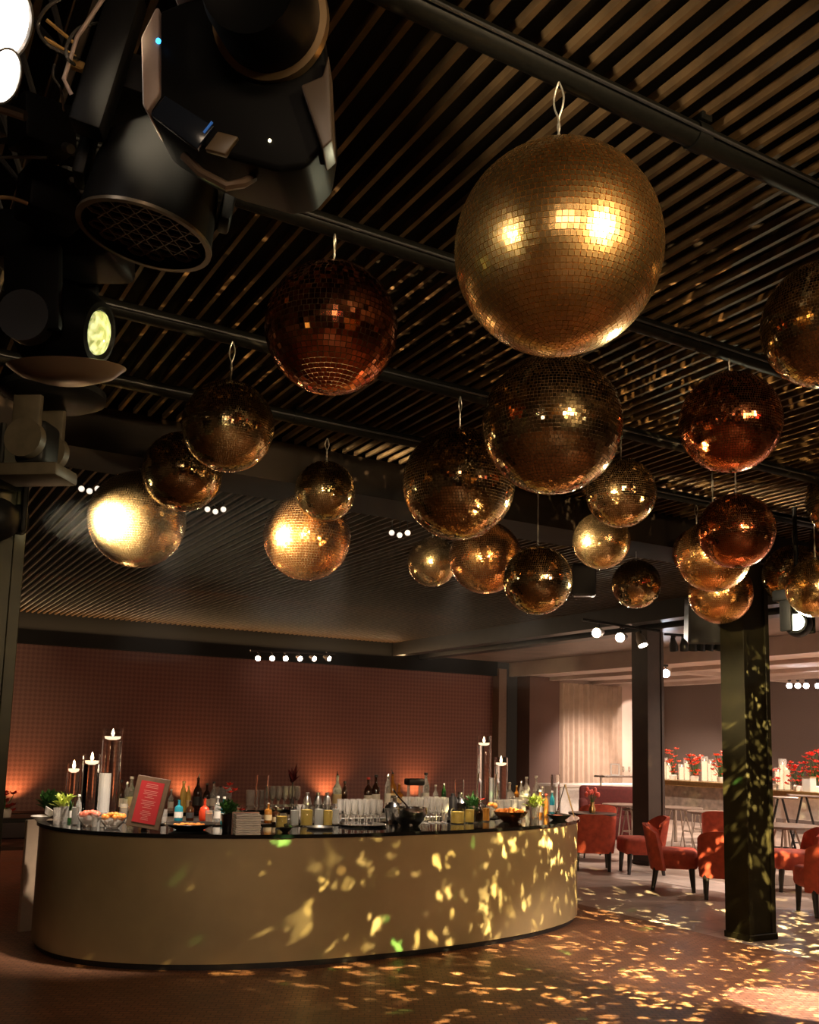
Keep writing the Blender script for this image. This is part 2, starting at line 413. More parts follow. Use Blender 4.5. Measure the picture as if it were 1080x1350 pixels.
def ringwall(g0, g1, z0, z1, skip=True):
    a = MB(); prev = None; rows = []
    for i in range(N + 1):
        t_ = 2 * PI * i / N
        o_, i_ = sup(t_, g0), sup(t_, g1)
        rows.append([a.bm.verts.new((*o_, z0)), a.bm.verts.new((*o_, z1)), a.bm.verts.new((*i_, z1)), a.bm.verts.new((*i_, z0))])
    for i in range(N):
        t_ = 2 * PI * (i + .5) / N
        if skip and open_a < t_ < open_b: continue
        A_, B_ = rows[i], rows[i + 1]
        for k in range(4): a.bm.faces.new((A_[k], A_[(k + 1) % 4], B_[(k + 1) % 4], B_[k]))
    return a
obj('front_panel', ringwall(0, -.05, .05, BH - .03), BARM, bar)
obj('plinth', ringwall(-.03, -.08, .0, .05), BLACK, bar)
obj('counter_top', ringwall(.025, -.62, BH - .03, BH), TOPM, bar)
obj('inner_panel', ringwall(-.50, -.54, .0, BH - .03), mat('dark_bar_inside', (.03, .022, .016), .5), bar)
p = at_z(40, 1084, BH) - Vector((bx, by, 0))
a = MB(); a.box((0, 0, BH / 2 - .02), (.30, .045, BH - .06), .004, 1); a.box((.1, .0, .33), (.12, .05, .62))
obj('service_door', a, mat('pale_door_edge', (.55, .42, .30), .5, noise=.05), bar, loc=(at_y(38, 1150, 9.45).x - bx + .08, 9.45 - by, .03), rot=(0, 0, R(20)))
# shelf unit in the middle of the oval
isl = thing('back_bar_station', 'low dark working station standing inside the oval bar', 'counter', (4.4, 9.05, 0))
a = MB(); a.box((0, 0, .5), (3.6, .5, 1.0), .01, 1); obj('cabinet', a, DARKP, isl)
a = MB(); a.box((0, 0, 1.02), (3.7, .56, .04), .005, 1); obj('work_top', a, STEEL, isl)
for zz, x0_, x1_ in ((1.16, -1.1, .1), (1.16, .7, 1.7)):
    a = MB(); a.box(((x0_ + x1_) / 2, -.12, zz), (x1_ - x0_, .22, .012))
    s_ = obj('glass_shelf', a, GLASS, isl)
    for q in (x0_ + .05, x1_ - .05):
        a = MB(); a.cyl((q, -.12, 1.04), (q, -.12, zz - .006), .008); obj('shelf_post', a, CHROME, s_)

# ---- bar items -------------------------------------------------------------
def base(px, py=None, Y=None, z=BH):
    if Y is None: q = at_z(px, py, z)
    else: q = at_y(px, 1060, Y)
    return Vector((q.x, q.y, z))
def H(pxh, p_): return pxh * depth(p_) / F
BOT = {
 'tall': [(0, 0), (.13, 0), (.135, .02), (.135, .55), (.12, .62), (.05, .74), (.042, .80), (.042, .94), (.05, .94), (.05, .97), (0, .97)],
 'square': [(0, 0), (.19, 0), (.2, .02), (.2, .58), (.17, .66), (.065, .72), (.06, .90), (.07, .90), (.07, .96), (0, .96)],
 'slim': [(0, 0), (.10, 0), (.105, .02), (.105, .6), (.08, .72), (.04, .82), (.038, .95), (0, .95)],
 'round': [(0, 0), (.2, 0), (.24, .1), (.24, .4), (.18, .56), (.06, .66), (.055, .92), (.065, .92), (.065, .97), (0, .97)],
}
def bottle(px, py, hpx, kind, glass, label, capm=None, lab=None, Y=None, liquid=None, z=BH, group=None, pour=False):
    p_ = base(px, py, Y, z); h = H(hpx, p_)
    t = thing('bottle', label, 'bottle', p_, rz=rnd.uniform(0, 3), group=group)
    def f1():
        a = MB(); a.lathe(BOT[kind], 18); return a
    link('bottle_body', cached('bottle_' + kind, f1), glass, t, sc=h)
    rl = {'tall': .138, 'square': .203, 'slim': .108, 'round': .243}[kind]
    if lab is not None:
        def f2():
            a = MB(); a.lathe([(rl, .15), (rl + .002, .15), (rl + .002, .42), (rl, .42)], 18); return a
        link('paper_label', cached('label_' + kind, f2), lab, t, sc=h)
    if capm is not None:
        def f3():
            a = MB(); a.cyl((0, 0, .93), (0, 0, 1.0), .06, .055, 12)
            return a
        def f4():
            a = MB(); a.cyl((0, 0, .93), (0, 0, .98), .05, .03, 12); a.cyl((0, 0, .98), (.04, 0, 1.1), .014, .01, 8); a.sph((0, 0, .99), .035, 8); return a
        link('pourer' if pour else 'cap', cached('pourer' if pour else 'cap', f4 if pour else f3), capm, t, sc=h)
    return t
G_CLEAR = mat('pale_bottle_glass', (.86, .88, .84), .06, trans=.75, ior=1.3)
G_BLUE = mat('blue_gin_glass', (.05, .45, .6), .08, trans=.5)
G_DARK = mat('dark_amber_glass', (.05, .018, .008), .08, trans=.3)
G_GREEN = mat('green_bottle_glass', (.03, .12, .03), .08, trans=.4)
G_AMBER = mat('amber_spirit', (.65, .27, .05), .08, trans=.6)
G_RED = mat('red_liqueur', (.75, .08, .03), .1, trans=.35)
G_YEL = mat('yellow_juice', (.82, .58, .14), .25, trans=.2)
G_ORJ = mat('orange_juice', (.85, .36, .06), .3, trans=.1)
LABW = mat('white_label_paper', (.75, .72, .66), .6)
LABB = mat('black_label_paper', (.03, .03, .03), .5)
LABY = mat('cream_label_paper', (.7, .55, .3), .6)
CAPR = mat('red_cap', (.6, .05, .03), .4)
FROST = mat('frosted_glass', (.85, .84, .80), .35, trans=.35, ior=1.2)
# back row bottles, on the far side of the oval
YB = 10.0
for (px, top, kind, gl, lb, cp, la, pour) in [
 (158, 1024, 'tall', G_DARK, 'dark wine bottle just right of the tallest candle vase', BLACK, LABW, False),
 (166, 1027, 'slim', G_CLEAR, 'clear slim bottle between two dark ones behind the menu', CHROME, LABW, False),
 (172, 1020, 'tall', G_CLEAR, 'pale capped bottle behind the menu left edge', WHITE, LABY, False),
 (187, 1032, 'tall', G_AMBER, 'amber bottle peeking over the menu frame, left', GOLD, None, False),
 (198, 1034, 'tall', G_CLEAR, 'clear bottle peeking over the menu frame, right', CHROME, None, False),
 (225, 1037, 'tall', G_CLEAR, 'clear spirit bottle right of the menu', WHITE, LABW, False),
 (241, 1027, 'slim', G_YEL, 'slim yellow liqueur bottle with gold cap', GOLD, None, False),
 (248, 1033, 'slim', G_YEL, 'shorter yellow liqueur bottle beside the slim one', GOLD, LABY, False),
 (260, 1022, 'tall', G_DARK, 'tall black bottle with a pourer rising over the left bottles', BLACK, LABB, True),
 (272, 1030, 'tall', G_DARK, 'dark bottle right of the tall black pourer bottle', BLACK, LABW, False),
 (281, 1028, 'tall', G_CLEAR, 'clear bottle with black cap left of the flower pot', BLACK, LABW, False),
 (290, 1034, 'slim', G_GREEN, 'slim green bottle left of the flower pot', BLACK, None, False),
 (444, 1021, 'tall', G_CLEAR, 'tall clear bottle with black pourer left of the glass tray', BLACK, LABY, True),
 (454, 1030, 'slim', G_DARK, 'slim black bottle beside the tall pourer bottle', BLACK, None, False),
 (485, 1025, 'tall', G_DARK, 'brown bottle with red cap behind the stacked glasses', CAPR, LABW, False),
 (495, 1022, 'tall', G_DARK, 'taller brown bottle behind the stacked glasses', BLACK, LABW, False),
 (511, 1021, 'slim', G_CLEAR, 'slim clear bottle left of the twin with amber content', CHROME, LABW, False),
 (517, 1020, 'tall', G_AMBER, 'amber bottle with black stopper near the middle', BLACK, LABY, True),
 (526, 1034, 'round', G_AMBER, 'round amber cognac bottle in front of the black tray box', GOLD, LABY, False),
 (561, 1020, 'slim', G_CLEAR, 'slim clear bottle right of the black box', BLACK, LABW, False),
 (574, 1036, 'tall', G_CLEAR, 'clear capped bottle over the right glass group', WHITE, None, False),
 (585, 1034, 'slim', G_GREEN, 'slim greenish bottle left of the black shaker', CHROME, None, False),
 (672, 1034, 'round', G_CLEAR, 'clear decanter with a white ball stopper', WHITE, None, False),
 (681, 1038, 'tall', G_AMBER, 'short amber bottle right of the decanter', GOLD, LABW, False),
 (687, 1032, 'slim', G_CLEAR, 'slim clear bottle between decanter and capped pair', CHROME, LABW, False),
 (694, 1027, 'tall', G_CLEAR, 'left bottle of the tall white capped pair', WHITE, LABW, False),
 (707, 1026, 'tall', G_CLEAR, 'right bottle of the tall white capped pair', WHITE, LABW, False),
 (715, 1040, 'tall', G_CLEAR, 'clear bottle beside the lime branches', WHITE, LABY, False)]:
    bottle(px, None, 1062 - top + 3, kind, gl, lb, cp, la, Y=YB, pour=pour)
# front bottles
YF = 8.1
for (px, bs, h, kind, gl, lb, cp, la) in [
 (235, 1082, 28, 'square', G_BLUE, 'blue gin bottle with white label behind the dark plate', CHROME, LABW),
 (250, 1082, 26, 'square', G_DARK, 'squat black labelled whiskey bottle behind the dark plate', BLACK, LABB),
 (269, 1082, 30, 'round', G_RED, 'round glowing red liqueur bottle behind the dark plate', BLACK, None),
 (286, 1084, 34, 'tall', G_CLEAR, 'clear bottle with white label left of the flower pot', WHITE, LABW),
 (294, 1087, 36, 'slim', G_BLUE, 'slim blue bottle touching the flower pot', WHITE, LABW),
 (90, 1083, 34, 'slim', G_GREEN, 'slim green bottle in front of the shortest candle vase', WHITE, LABW),
 (102, 1086, 38, 'slim', G_CLEAR, 'slim clear bottle with white wrapper left of the fruit bowls', WHITE, LABW),
 (353, 1085, 26, 'square', G_AMBER, 'amber bottle right of the clear measuring cylinder', WHITE, LABY),
 (363, 1087, 24, 'square', G_DARK, 'brown bitters bottle with black cap beside white napkins', WHITE, LABY),
 (712, 1076, 34, 'slim', G_ORJ, 'orange syrup bottle beside the lime branches', WHITE, LABW),
 (720, 1077, 30, 'slim', G_ORJ, 'second orange syrup bottle, nearer the black plate', CAPR, None),
 (728, 1075, 32, 'slim', G_BLUE, 'blue syrup bottle left of the black plate', WHITE, LABW),
 (678, 1074, 24, 'slim', G_CLEAR, 'small clear syrup bottle behind the copper bowl', CHROME, None)]:
    bottle(px, bs, h, kind, gl, lb, cp, la)
# candle vases
def candle_vase(px, py, top, wpx, label, Y=None, cf=.86):
    p_ = base(px, py, Y); h = H(py - top, p_); r_ = H(wpx, p_) / 2
    t = thing('candle_vase', label, 'candle', p_)
    a = MB(); a.lathe([(0, 0), (r_, 0), (r_, h), (r_ - .004, h), (r_ - .004, .012), (0, .012)], 28); obj('glass_cylinder', a, GLASS, t)
    zc = h * cf
    a = MB(); a.lathe([(0, .013), (r_ - .005, .013), (r_ - .005, zc - .012), (0, zc - .012)], 28); obj('water_fill', a, WATER, t)
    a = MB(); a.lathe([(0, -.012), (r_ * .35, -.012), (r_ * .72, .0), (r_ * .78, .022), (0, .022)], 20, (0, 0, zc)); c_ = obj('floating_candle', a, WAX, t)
    a = MB(); a.lathe([(0, .024), (.012, .034), (.016, .05), (.009, .075), (0, .10)], 12, (0, 0, zc)); obj('flame', a, FLAME, c_)
    pl = bpy.data.lights.new('candle_light', 'POINT'); pl.energy = 7; pl.color = (1, .62, .3); pl.shadow_soft_size = .02
    o = bpy.data.objects.new('candle_light', pl); COL.objects.link(o); o.location = p_ + Vector((0, 0, zc + .13))
candle_vase(142, 1074, 961, 27, 'tallest floating candle vase at the left end of the bar', cf=.88)
candle_vase(116, 1080, 995, 23, 'middle height floating candle vase at the left end of the bar', cf=.86)
candle_vase(93, 1076, 1007, 18, 'shortest floating candle vase at the left end of the bar', cf=.85)
candle_vase(637, 1066, 971, 19, 'taller floating candle vase at the right end of the bar', cf=.88)
candle_vase(660, 1069, 999, 18, 'shorter floating candle vase at the right end of the bar', cf=.86)
# drinking glasses
def goblet_mb():
    a = MB(); a.lathe([(0, 0), (.12, 0), (.12, .015), (.02, .04), (.02, .36), (.08, .42), (.125, .58), (.13, .75), (.115, 1), (.105, 1), (.118, .75), (.11, .6), (.06, .45), (0, .41)], 16); return a
def tumb_mb():
    a = MB(); a.lathe([(0, 0), (.20, 0), (.235, 1), (.215, 1), (.185, .06), (0, .06)], 16); return a
GG = mat('bright_barware_glass', (.92, .9, .86), .04, trans=.8, ior=1.35)
def glass(p_, h, kind, label, group, ma=GG, fill=None):
    t = link(kind, cached(kind, goblet_mb if kind == 'wine_glass' else tumb_mb), ma, loc=p_, sc=h)
    tag(t, label, 'glass', group)
    if fill is not None:
        def f():
            a = MB(); a.cyl((0, 0, .07), (0, 0, .8), .18, .205, 16); return a
        link('drink', cached('drink', f), fill, t)
    return t
def glass_block(x0, x1, py, hpx, nx, ny, kind, label, group, Y):
    pa = base(x0, None, Y); pb = base(x1, None, Y)
    h = H(hpx, pa)
    for j in range(ny):
        for i in range(nx):
            q = pa.lerp(pb, (i + .5) / nx); q.y += j * .085; q.x += (j % 2) * .02
            glass(q, h, kind, label, group)
# round trays carry two of the groups
def tray(px, Y, r_, label, ma=STEEL, z=BH):
    p_ = base(px, None, Y, z)
    a = MB(); a.lathe([(0, 0), (r_ * .96, 0), (r_, .02), (r_ * .985, .02), (r_ * .95, .006), (0, .006)], 36)
    tag(obj('round_tray', a, ma, loc=p_), label, 'tray')
glass_block(455, 505, 1078, 33, 6, 3, 'wine_glass', 'stemmed glass in the left block of glasses behind the punch bowl', 'stemmed glasses in the left block', 7.95)
glass_block(541, 592, 1078, 34, 6, 3, 'wine_glass', 'stemmed glass in the right block of glasses, right of the punch bowl', 'stemmed glasses in the right block', 7.95)
glass_block(355, 396, 1062, 30, 5, 2, 'wine_glass', 'stemmed glass in the far row behind the juice jars', 'stemmed glasses in the far row', 10.0)
glass_block(655, 692, 1062, 22, 4, 2, 'tumbler', 'short tumbler stacked behind the copper fruit bowl', 'tumblers behind the copper bowl', 8.5)
glass_block(284, 303, 1062, 30, 2, 2, 'tumbler', 'tall tumbler in the far row behind the flower pot', 'tumblers behind the flower pot', 10.0)
glass_block(120, 165, 1062, 18, 4, 2, 'tumbler', 'short tumbler behind the two fruit bowls', 'tumblers behind the fruit bowls', 8.3)
glass_block(322, 352, 1062, 26, 2, 1, 'tumbler', 'tumbler in the far row behind the clear cylinder', 'tumblers behind the clear cylinder', 9.95)
def slab(px, py, wpx, zt, label, ma):
    p_ = base(px, py); r_ = H(wpx, p_) / 2
    t = thing('serving_tray', label, 'tray', p_)
    a = MB(); a.lathe([(0, 0), (r_ * .9, 0), (r_, .02), (r_ * .97, .022), (r_ * .88, .006), (0, .006)], 36); obj('tray_plate', a, ma, t)
    return t
slab(478, 1089, 66, 0, 'silver round tray in front of the left block of glasses', CHROME)
slab(422, 1093, 36, 0, 'silver tray with white bar towels left of the punch bowl', STEEL)
# punch bowl with ladle
p_ = base(540, 1089)
t = thing('punch_bowl', 'large glass punch bowl of amber drink with a dark ladle', 'bowl', p_)
r_ = H(46, p_) / 2
a = MB(); a.lathe([(0, 0), (r_ * .5, 0), (r_ * .55, .01), (r_ * .8, .05), (r_, .12), (r_, .17), (r_ * .97, .17), (r_ * .96, .12), (r_ * .75, .055), (0, .02)], 32); obj('glass_wall', a, CHROME, t)
a = MB(); a.lathe([(0, .06), (r_ * .8, .06), (r_ * .955, .13), (0, .13)], 32); obj('punch', a, mat('amber_punch', (.45, .17, .02), .1), t)
a = MB(); a.tube([(0, 0, .14), (-.05, .0, .2), (-.14, 0, .28), (-.18, 0, .33)], .008); a.sph((0, 0, .15), .05, 12, (1, 1, .6)); obj('ladle', a, BLKLEG, t)
# metal scoop / steel mixing cups beside bowl
for (px, h, lb) in ((519, 34, 'steel ice scoop bucket with raised handle left of the punch bowl'), (607, 30, 'round steel ice ball shaker left of the juice jars')):
    p_ = base(px, None, 8.0 if px < 600 else 8.6); hh = H(h, p_)
    t = thing('steel_shaker', lb, 'shaker', p_)
    a = MB(); a.lathe([(0, 0), (.06, 0), (.085, hh * .5), (.09, hh * .62), (.05, hh * .8), (.03, hh * .85), (.03, hh), (0, hh)], 20); obj('shaker_body', a, CHROME, t)
    a = MB(); a.cyl((0, 0, hh), (0, 0, hh + .02), .034, .028); obj('shaker_cap', a, CHROME, t)
for px, lb in ((405, 'left steel cone shaker'), (419, 'middle steel cone shaker'), (431, 'right steel cone shaker')):
    p_ = base(px, None, 9.05, 1.04); p_.z = 1.04; hh = .24
    t = thing('cone_shaker', lb + ' of the three behind the white juice jars', 'shaker', p_)
    a = MB(); a.lathe([(0, 0), (.058, 0), (.05, hh * .45), (.03, hh * .8), (.018, hh * .86)], 20); obj('shaker_body', a, STEEL, t)
    a = MB(); a.lathe([(.018, hh * .86), (.018, hh), (0, hh)], 16); obj('shaker_cap', a, STEEL, t)
p_ = base(597, None, 8.6); t = thing('black_shaker', 'matt black shaker beside the round steel one', 'shaker', p_)
a = MB(); a.lathe([(0, 0), (.045, 0), (.055, .16), (.04, .21), (0, .21)], 20); obj('shaker_body', a, BLACK, t)
a = MB(); a.cyl((0, 0, .21), (0, 0, .245), .025, .02); obj('shaker_cap', a, BLACK, t)
# clear cylinders
def cylv(px, py, top, w, label, ma=FROST, Y=None):
    p_ = base(px, py, Y); h = H(py - top, p_); r_ = H(w, p_) / 2
    a = MB(); a.lathe([(0, 0), (r_, 0), (r_, h), (r_ - .005, h), (r_ - .005, .02), (0, .02)], 24)
    t = obj('glass_cylinder', a, ma, loc=p_); tag(t, label, 'vase'); return t
cylv(135, 1078, 1020, 16, 'short frosted cylinder in front of the tallest candle vase')
cylv(344, 1082, 1023, 17, 'clear measuring cylinder rising behind the white napkins', GLASS)
cylv(650, 1068, 1026, 11, 'narrow frosted cylinder between the two right candle vases')
cylv(605, 1068, 1028, 13, 'square rimmed clear vase above the steel ball shaker', GLASS)
cylv(732, 1072, 1022, 12, 'tall clear vase above the black plate near the right end', GLASS)
# juice jars
for (px, py, w, h, fill, lb) in [
 (371, 1092, 16, 20, G_YEL, 'wide yellow juice jar behind the dark lime bowl'),
 (388, 1089, 12, 26, FROST, 'white topped jar right of the yellow juice'),
 (404, 1089, 17, 27, G_YEL, 'left pale yellow jar of the trio by the blue lit tray'),
 (420, 1089, 13, 28, FROST, 'white jar in the middle of the trio by the blue lit tray'),
 (432, 1089, 13, 26, G_YEL, 'right pale yellow jar of the trio by the blue lit tray'),
 (442, 1087, 10, 26, WHITE, 'slender white cup beside the pale jars'),
 (603, 1086, 19, 20, G_YEL, 'wide yellow juice jar right of the glass block'),
 (619, 1085, 13, 22, G_YEL, 'narrow yellow juice jar beside the wide one'),
 (631, 1084, 11, 20, G_DARK, 'dark cola jar between two yellow ones'),
 (641, 1083, 9, 22, G_ORJ, 'thin orange juice jar left of the copper bowl'),
 (98, 1088, 9, 30, FROST, 'thin frosted jar at the far left of the bar')]:
    p_ = base(px, py); r_ = H(w, p_) / 2; hh = H(h, p_)
    t = thing('jar', lb, 'jar', p_)
    a = MB(); a.lathe([(0, 0), (r_, 0), (r_, hh * .85), (r_ * .8, hh), (r_ * .75, hh), (r_ * .94, hh * .84), (r_ * .94, .008), (0, .008)], 20); obj('jar_wall', a, GLASS, t)
    a = MB(); a.cyl((0, 0, .01), (0, 0, hh * .78), r_ * .93, n=20); obj('jar_contents', a, fill, t)
# bowls and plates
def bowl_mb(r_, h): 
    a = MB(); a.lathe([(0, 0), (r_ * .4, 0), (r_ * .5, .01), (r_ * .85, h * .6), (r_, h), (r_ * .96, h), (r_ * .8, h * .62), (r_ * .45, .02), (0, .02)], 28); return a
def fruit_bowl(px, py, w, hpx, bm_, fm, label, n=16, fr=.022):
    p_ = base(px, py); r_ = H(w, p_) / 2; hh = H(hpx, p_)
    t = thing('bowl', label, 'bowl', p_)
    obj('bowl_wall', bowl_mb(r_, hh), bm_, t)
    a = MB()
    for k in range(n):
        q = r_ * .75 * math.sqrt(rnd.random()); an = rnd.uniform(0, 6.28); a.sph((q * math.cos(an), q * math.sin(an), hh * .9 + (1 - q / r_) * .03), fr * rnd.uniform(.8, 1.3), 8)
    f_ = obj('garnish', a, fm, t); f_['kind'] = 'stuff'
PINKF = mat('pink_fruit', (.85, .22, .14), .4, noise=.3, nscale=40)
ORF = mat('orange_fruit', (.85, .30, .05), .4, noise=.3, nscale=40)
LIMEF = mat('dark_lime_slices', (.05, .05, .02), .5, noise=.3, nscale=40)
fruit_bowl(117, 1090, 32, 16, GG, PINKF, 'glass bowl of pink fruit in front of the candle vases', 22)
fruit_bowl(148, 1092, 36, 15, GG, ORF, 'glass bowl of orange slices left of the menu', 24)
fruit_bowl(673, 1083, 46, 13, mat('copper_bowl', (.75, .35, .15), .25, 1), ORF, 'copper bowl heaped with orange slices near the right end', 26)
fruit_bowl(376, 1098, 18, 7, BLKLEG, LIMEF, 'little dark bowl of garnish at the counter edge', 10, .014)
fruit_bowl(648, 1078, 16, 16, GG, ORF, 'small glass bowl of oranges left of the copper bowl', 10)
def plate(px, py, w, label, fm, n):
    p_ = base(px, py); r_ = H(w, p_) / 2
    t = thing('plate', label, 'plate', p_)
    a = MB(); a.lathe([(0, 0), (r_ * .5, 0), (r_, .05), (r_ * .98, .055), (r_ * .5, .012), (0, .012)], 32); obj('plate_dish', a, mat('black_stoneware', (.025, .022, .02), .3), t)
    a = MB()
    for k in range(n):
        q = r_ * .6 * math.sqrt(rnd.random()); an = rnd.uniform(0, 6.28)
        a.box((q * math.cos(an), q * math.sin(an), .04), (.035, .025, .02), .006, 1, )
    f_ = obj('garnish', a, fm, t); f_['kind'] = 'stuff'
plate(250, 1094, 68, 'wide black plate of orange peel right of the menu', ORF, 26)
plate(737, 1081, 32, 'black plate at the right tip of the bar', PINKF, 8)
# menu stand
p_ = base(188, 1097) + Vector((0, .02, .03))
t = thing('menu_stand', 'red cocktail menu in a brown frame leaning back on the bar', 'menu', p_, rot=(R(-12), R(8), R(-30)))
a = MB(); a.box((0, 0, .205), (.27, .018, .41), .003, 1); obj('frame', a, mat('brown_frame_wood', (.12, .075, .045), .5, noise=.2), t)
a = MB(); a.box((0, -.0105, .205), (.19, .004, .335)); pg = obj('menu_page', a, mat('red_menu_paper', (.40, .02, .025), .5), t)
a = MB()
rr = random.Random(5)
for k in range(22):
    if k in (3, 9, 15): continue
    wd = rr.uniform(.04, .12); a.box((0, -.013, .35 - k * .0135), (wd, .001, .0045))
obj('printed_text', a, mat('pale_print', (.55, .22, .19), .6), pg)
a = MB(); a.box((0, .07, .15), (.04, .012, .32), M=Matrix.Rotation(R(-22), 4, 'X')); obj('easel_leg', a, BLKLEG, t)
# A frame table menu at the right end, seen edge on
p_ = base(745, 1079); t = thing('menu_stand', 'gold edged table menu seen edge on at the right end of the bar', 'menu', p_, rz=R(50))
for s_ in (-1, 1):
    a = MB(); a.box((0, s_ * .10, .17), (.22, .01, .35), .002, 1, M=Matrix.Translation((0, s_ * .0, 0)) @ Matrix.Rotation(R(s_ * 16), 4, 'X')); obj('panel', a, GOLD if s_ < 0 else BLKLEG, t)
# napkins
p_ = base(325, 1100)
t = thing('napkin_stack', 'stack of white napkins at the counter edge', 'napkins', p_, rz=R(-12))
a = MB()
for k in range(9): a.box((rnd.uniform(-.004, .004), rnd.uniform(-.004, .004), .01 + k * .018), (.2, .17, .015), .003, 1)
obj('folded_napkins', a, WHITE, t)
a = MB(); a.box((0, .08, .07), (.22, .02, .2), .004, 1); obj('napkin_holder', a, mat('pink_card', (.75, .5, .42), .6), t)
# black box above the back row
p_ = base(546, None, 10.0)
t = thing('black_box', 'black lidded box standing on clear stands behind the glasses', 'box', p_)
a = MB(); a.box((0, 0, .30), (.22, .14, .08), .02, 2); obj('box_body', a, BLACK, t)
for s_ in (-.08, .08):
    a = MB(); a.cyl((s_, 0, 0), (s_, 0, .262), .02); obj('leg', a, GG, t)
# white shells / folded cloths far left
p_ = base(54, 1082); t = thing('shell_dish', 'white shell shaped dish at the far left of the counter', 'dish', p_)
a = MB(); a.lathe([(0, 0), (.04, 0), (.09, .04), (.085, .045), (0, .012)], 18); obj('lower_shell', a, WHITE, t)
a = MB(); a.lathe([(0, 0), (.03, 0), (.06, .05), (.055, .055), (0, .012)], 18, M=Matrix.Translation((.05, 0, .05)) @ Matrix.Rotation(R(35), 4, 'Y')); obj('upper_shell', a, WHITE, t)
# plants
def leaf_clump(n, rad, h, size, seed, up_=.6):
    a = MB(); rr = random.Random(seed)
    for k in range(n):
        an = rr.uniform(0, 6.28); el = rr.uniform(.1, 1.4); d_ = Vector((math.cos(an) * math.cos(el), math.sin(an) * math.cos(el), math.sin(el) * up_ + .2))
        q = Vector((rr.uniform(-1, 1) * rad * .5, rr.uniform(-1, 1) * rad * .5, rr.uniform(0, h * .6)))
        tip = q + d_ * size * rr.uniform(.7, 1.3) ; sd = d_.cross(Vector((0, 0, 1))).normalized() * size * .22; md = q.lerp(tip, .5) + Vector((0, 0, size * .12))
        a.poly([q, md + sd, tip, md - sd])
    return a
LEAF = mat('deep_green_leaf', (.04, .13, .03), .5, noise=.3, nscale=30)
LIMEL = mat('lime_green_leaf', (.45, .55, .1), .5, noise=.3, nscale=30)
REDF = mat('red_petal', (.75, .05, .03), .5, noise=.2, nscale=30)
def petals(pts, size, seed):
    a = MB(); rr = random.Random(seed)
    for q in pts:
        q = Vector(q)
        for k in range(6):
            an = k * 1.047 + rr.uniform(-.2, .2); d_ = Vector((math.cos(an), math.sin(an), rr.uniform(.2, .9))).normalized(); sd = d_.cross(Vector((0, 0, 1))).normalized() * size * .35
            a.poly([q, q + d_ * size * .5 + sd, q + d_ * size, q + d_ * size * .5 - sd])
    return a
p_ = base(301, 1096)
t = thing('potted_flower', 'green plant with red flowers in a black pot on the bar', 'plant', p_)
a = MB(); a.lathe([(0, 0), (.05, 0), (.065, .14), (.058, .14), (.04, .12), (0, .12)], 20); obj('pot', a, BLKLEG, t)
obj('foliage', leaf_clump(90, .1, .12, .08, 3), LEAF, t, smooth=False, loc=(0, 0, .13))
obj('flowers', petals([(.0, 0, .31), (-.03, .02, .34), (.03, -.02, .33), (.09, -.03, .17), (0, .02, .37)], .045, 3), REDF, t, smooth=False)
p_ = base(706, 1078)
t = thing('lime_branches', 'lime green branches in a glass near the right end of the bar', 'plant', p_)
a = MB(); a.lathe([(0, 0), (.04, 0), (.05, .16), (.045, .16), (.035, .01), (0, .01)], 16); obj('glass_vase', a, GG, t)
obj('foliage', leaf_clump(110, .12, .14, .085, 5), LIMEL, t, smooth=False, loc=(0, 0, .1))
p_ = base(83, 1084)
t = thing('lime_branches', 'yellow green branches in a glass at the far left of the bar', 'plant', p_)
a = MB(); a.lathe([(0, 0), (.035, 0), (.045, .14), (.04, .14), (.03, .01), (0, .01)], 16); obj('glass_vase', a, GG, t)
obj('foliage', leaf_clump(70, .09, .14, .08, 6), LIMEL, t, smooth=False, loc=(0, 0, .12))
p_ = base(68, None, 9.5)
t = thing('fern_bunch', 'dark green bushy plant behind the far left of the bar', 'plant', p_)
a = MB(); a.lathe([(0, 0), (.05, 0), (.06, .1), (0, .1)], 16); obj('pot', a, BLKLEG, t)
obj('foliage', leaf_clump(160, .16, .18, .11, 8), LEAF, t, smooth=False, loc=(0, 0, .06))
p_ = base(624, None, 8.5)
t = thing('potted_flower', 'green sprig with a red flower left of the right candle vases', 'plant', p_)
a = MB(); a.lathe([(0, 0), (.035, 0), (.045, .1), (0, .1)], 16); obj('pot', a, G_GREEN, t)
obj('foliage', leaf_clump(70, .08, .14, .08, 9, 1.0), LEAF, t, smooth=False, loc=(0, 0, .09))
obj('flowers', petals([(.06, 0, .15), (.09, -.02, .18)], .05, 3), REDF, t, smooth=False)
p_ = base(385, None, 9.9)
t = thing('dark_flower_vase', 'dark red fan shaped flower standing above the far glasses', 'plant', p_)
a = MB(); a.tube([(0, 0, 0), (0, 0, .2), (.0, 0, .3)], .008); a.lathe([(0, 0), (.035, 0), (.02, .12), (.018, .12), (0, .02)], 12); obj('stem', a, BLKLEG, t)
obj('flowers', leaf_clump(14, .04, .04, .11, 12, 1.3), mat('dark_red_petal', (.1, .01, .01), .6), t, smooth=False, loc=(0, 0, .28))
# extra clear glassware blocks for the dense look
for i, (px, py) in enumerate([(312, 1078), (396, 1080), (446, 1082), (512, 1084), (586, 1083), (624, 1076), (690, 1078), (74, 1087), (162, 1084), (216, 1085), (275, 1090)]):
    p_ = base(px, py); glass(p_, .12 + .02 * (i % 3), 'tumbler', 'single tumbler standing loose between the bar bottles', 'loose tumblers on the bar', GG, [G_YEL, None, G_ORJ, None][i % 4])

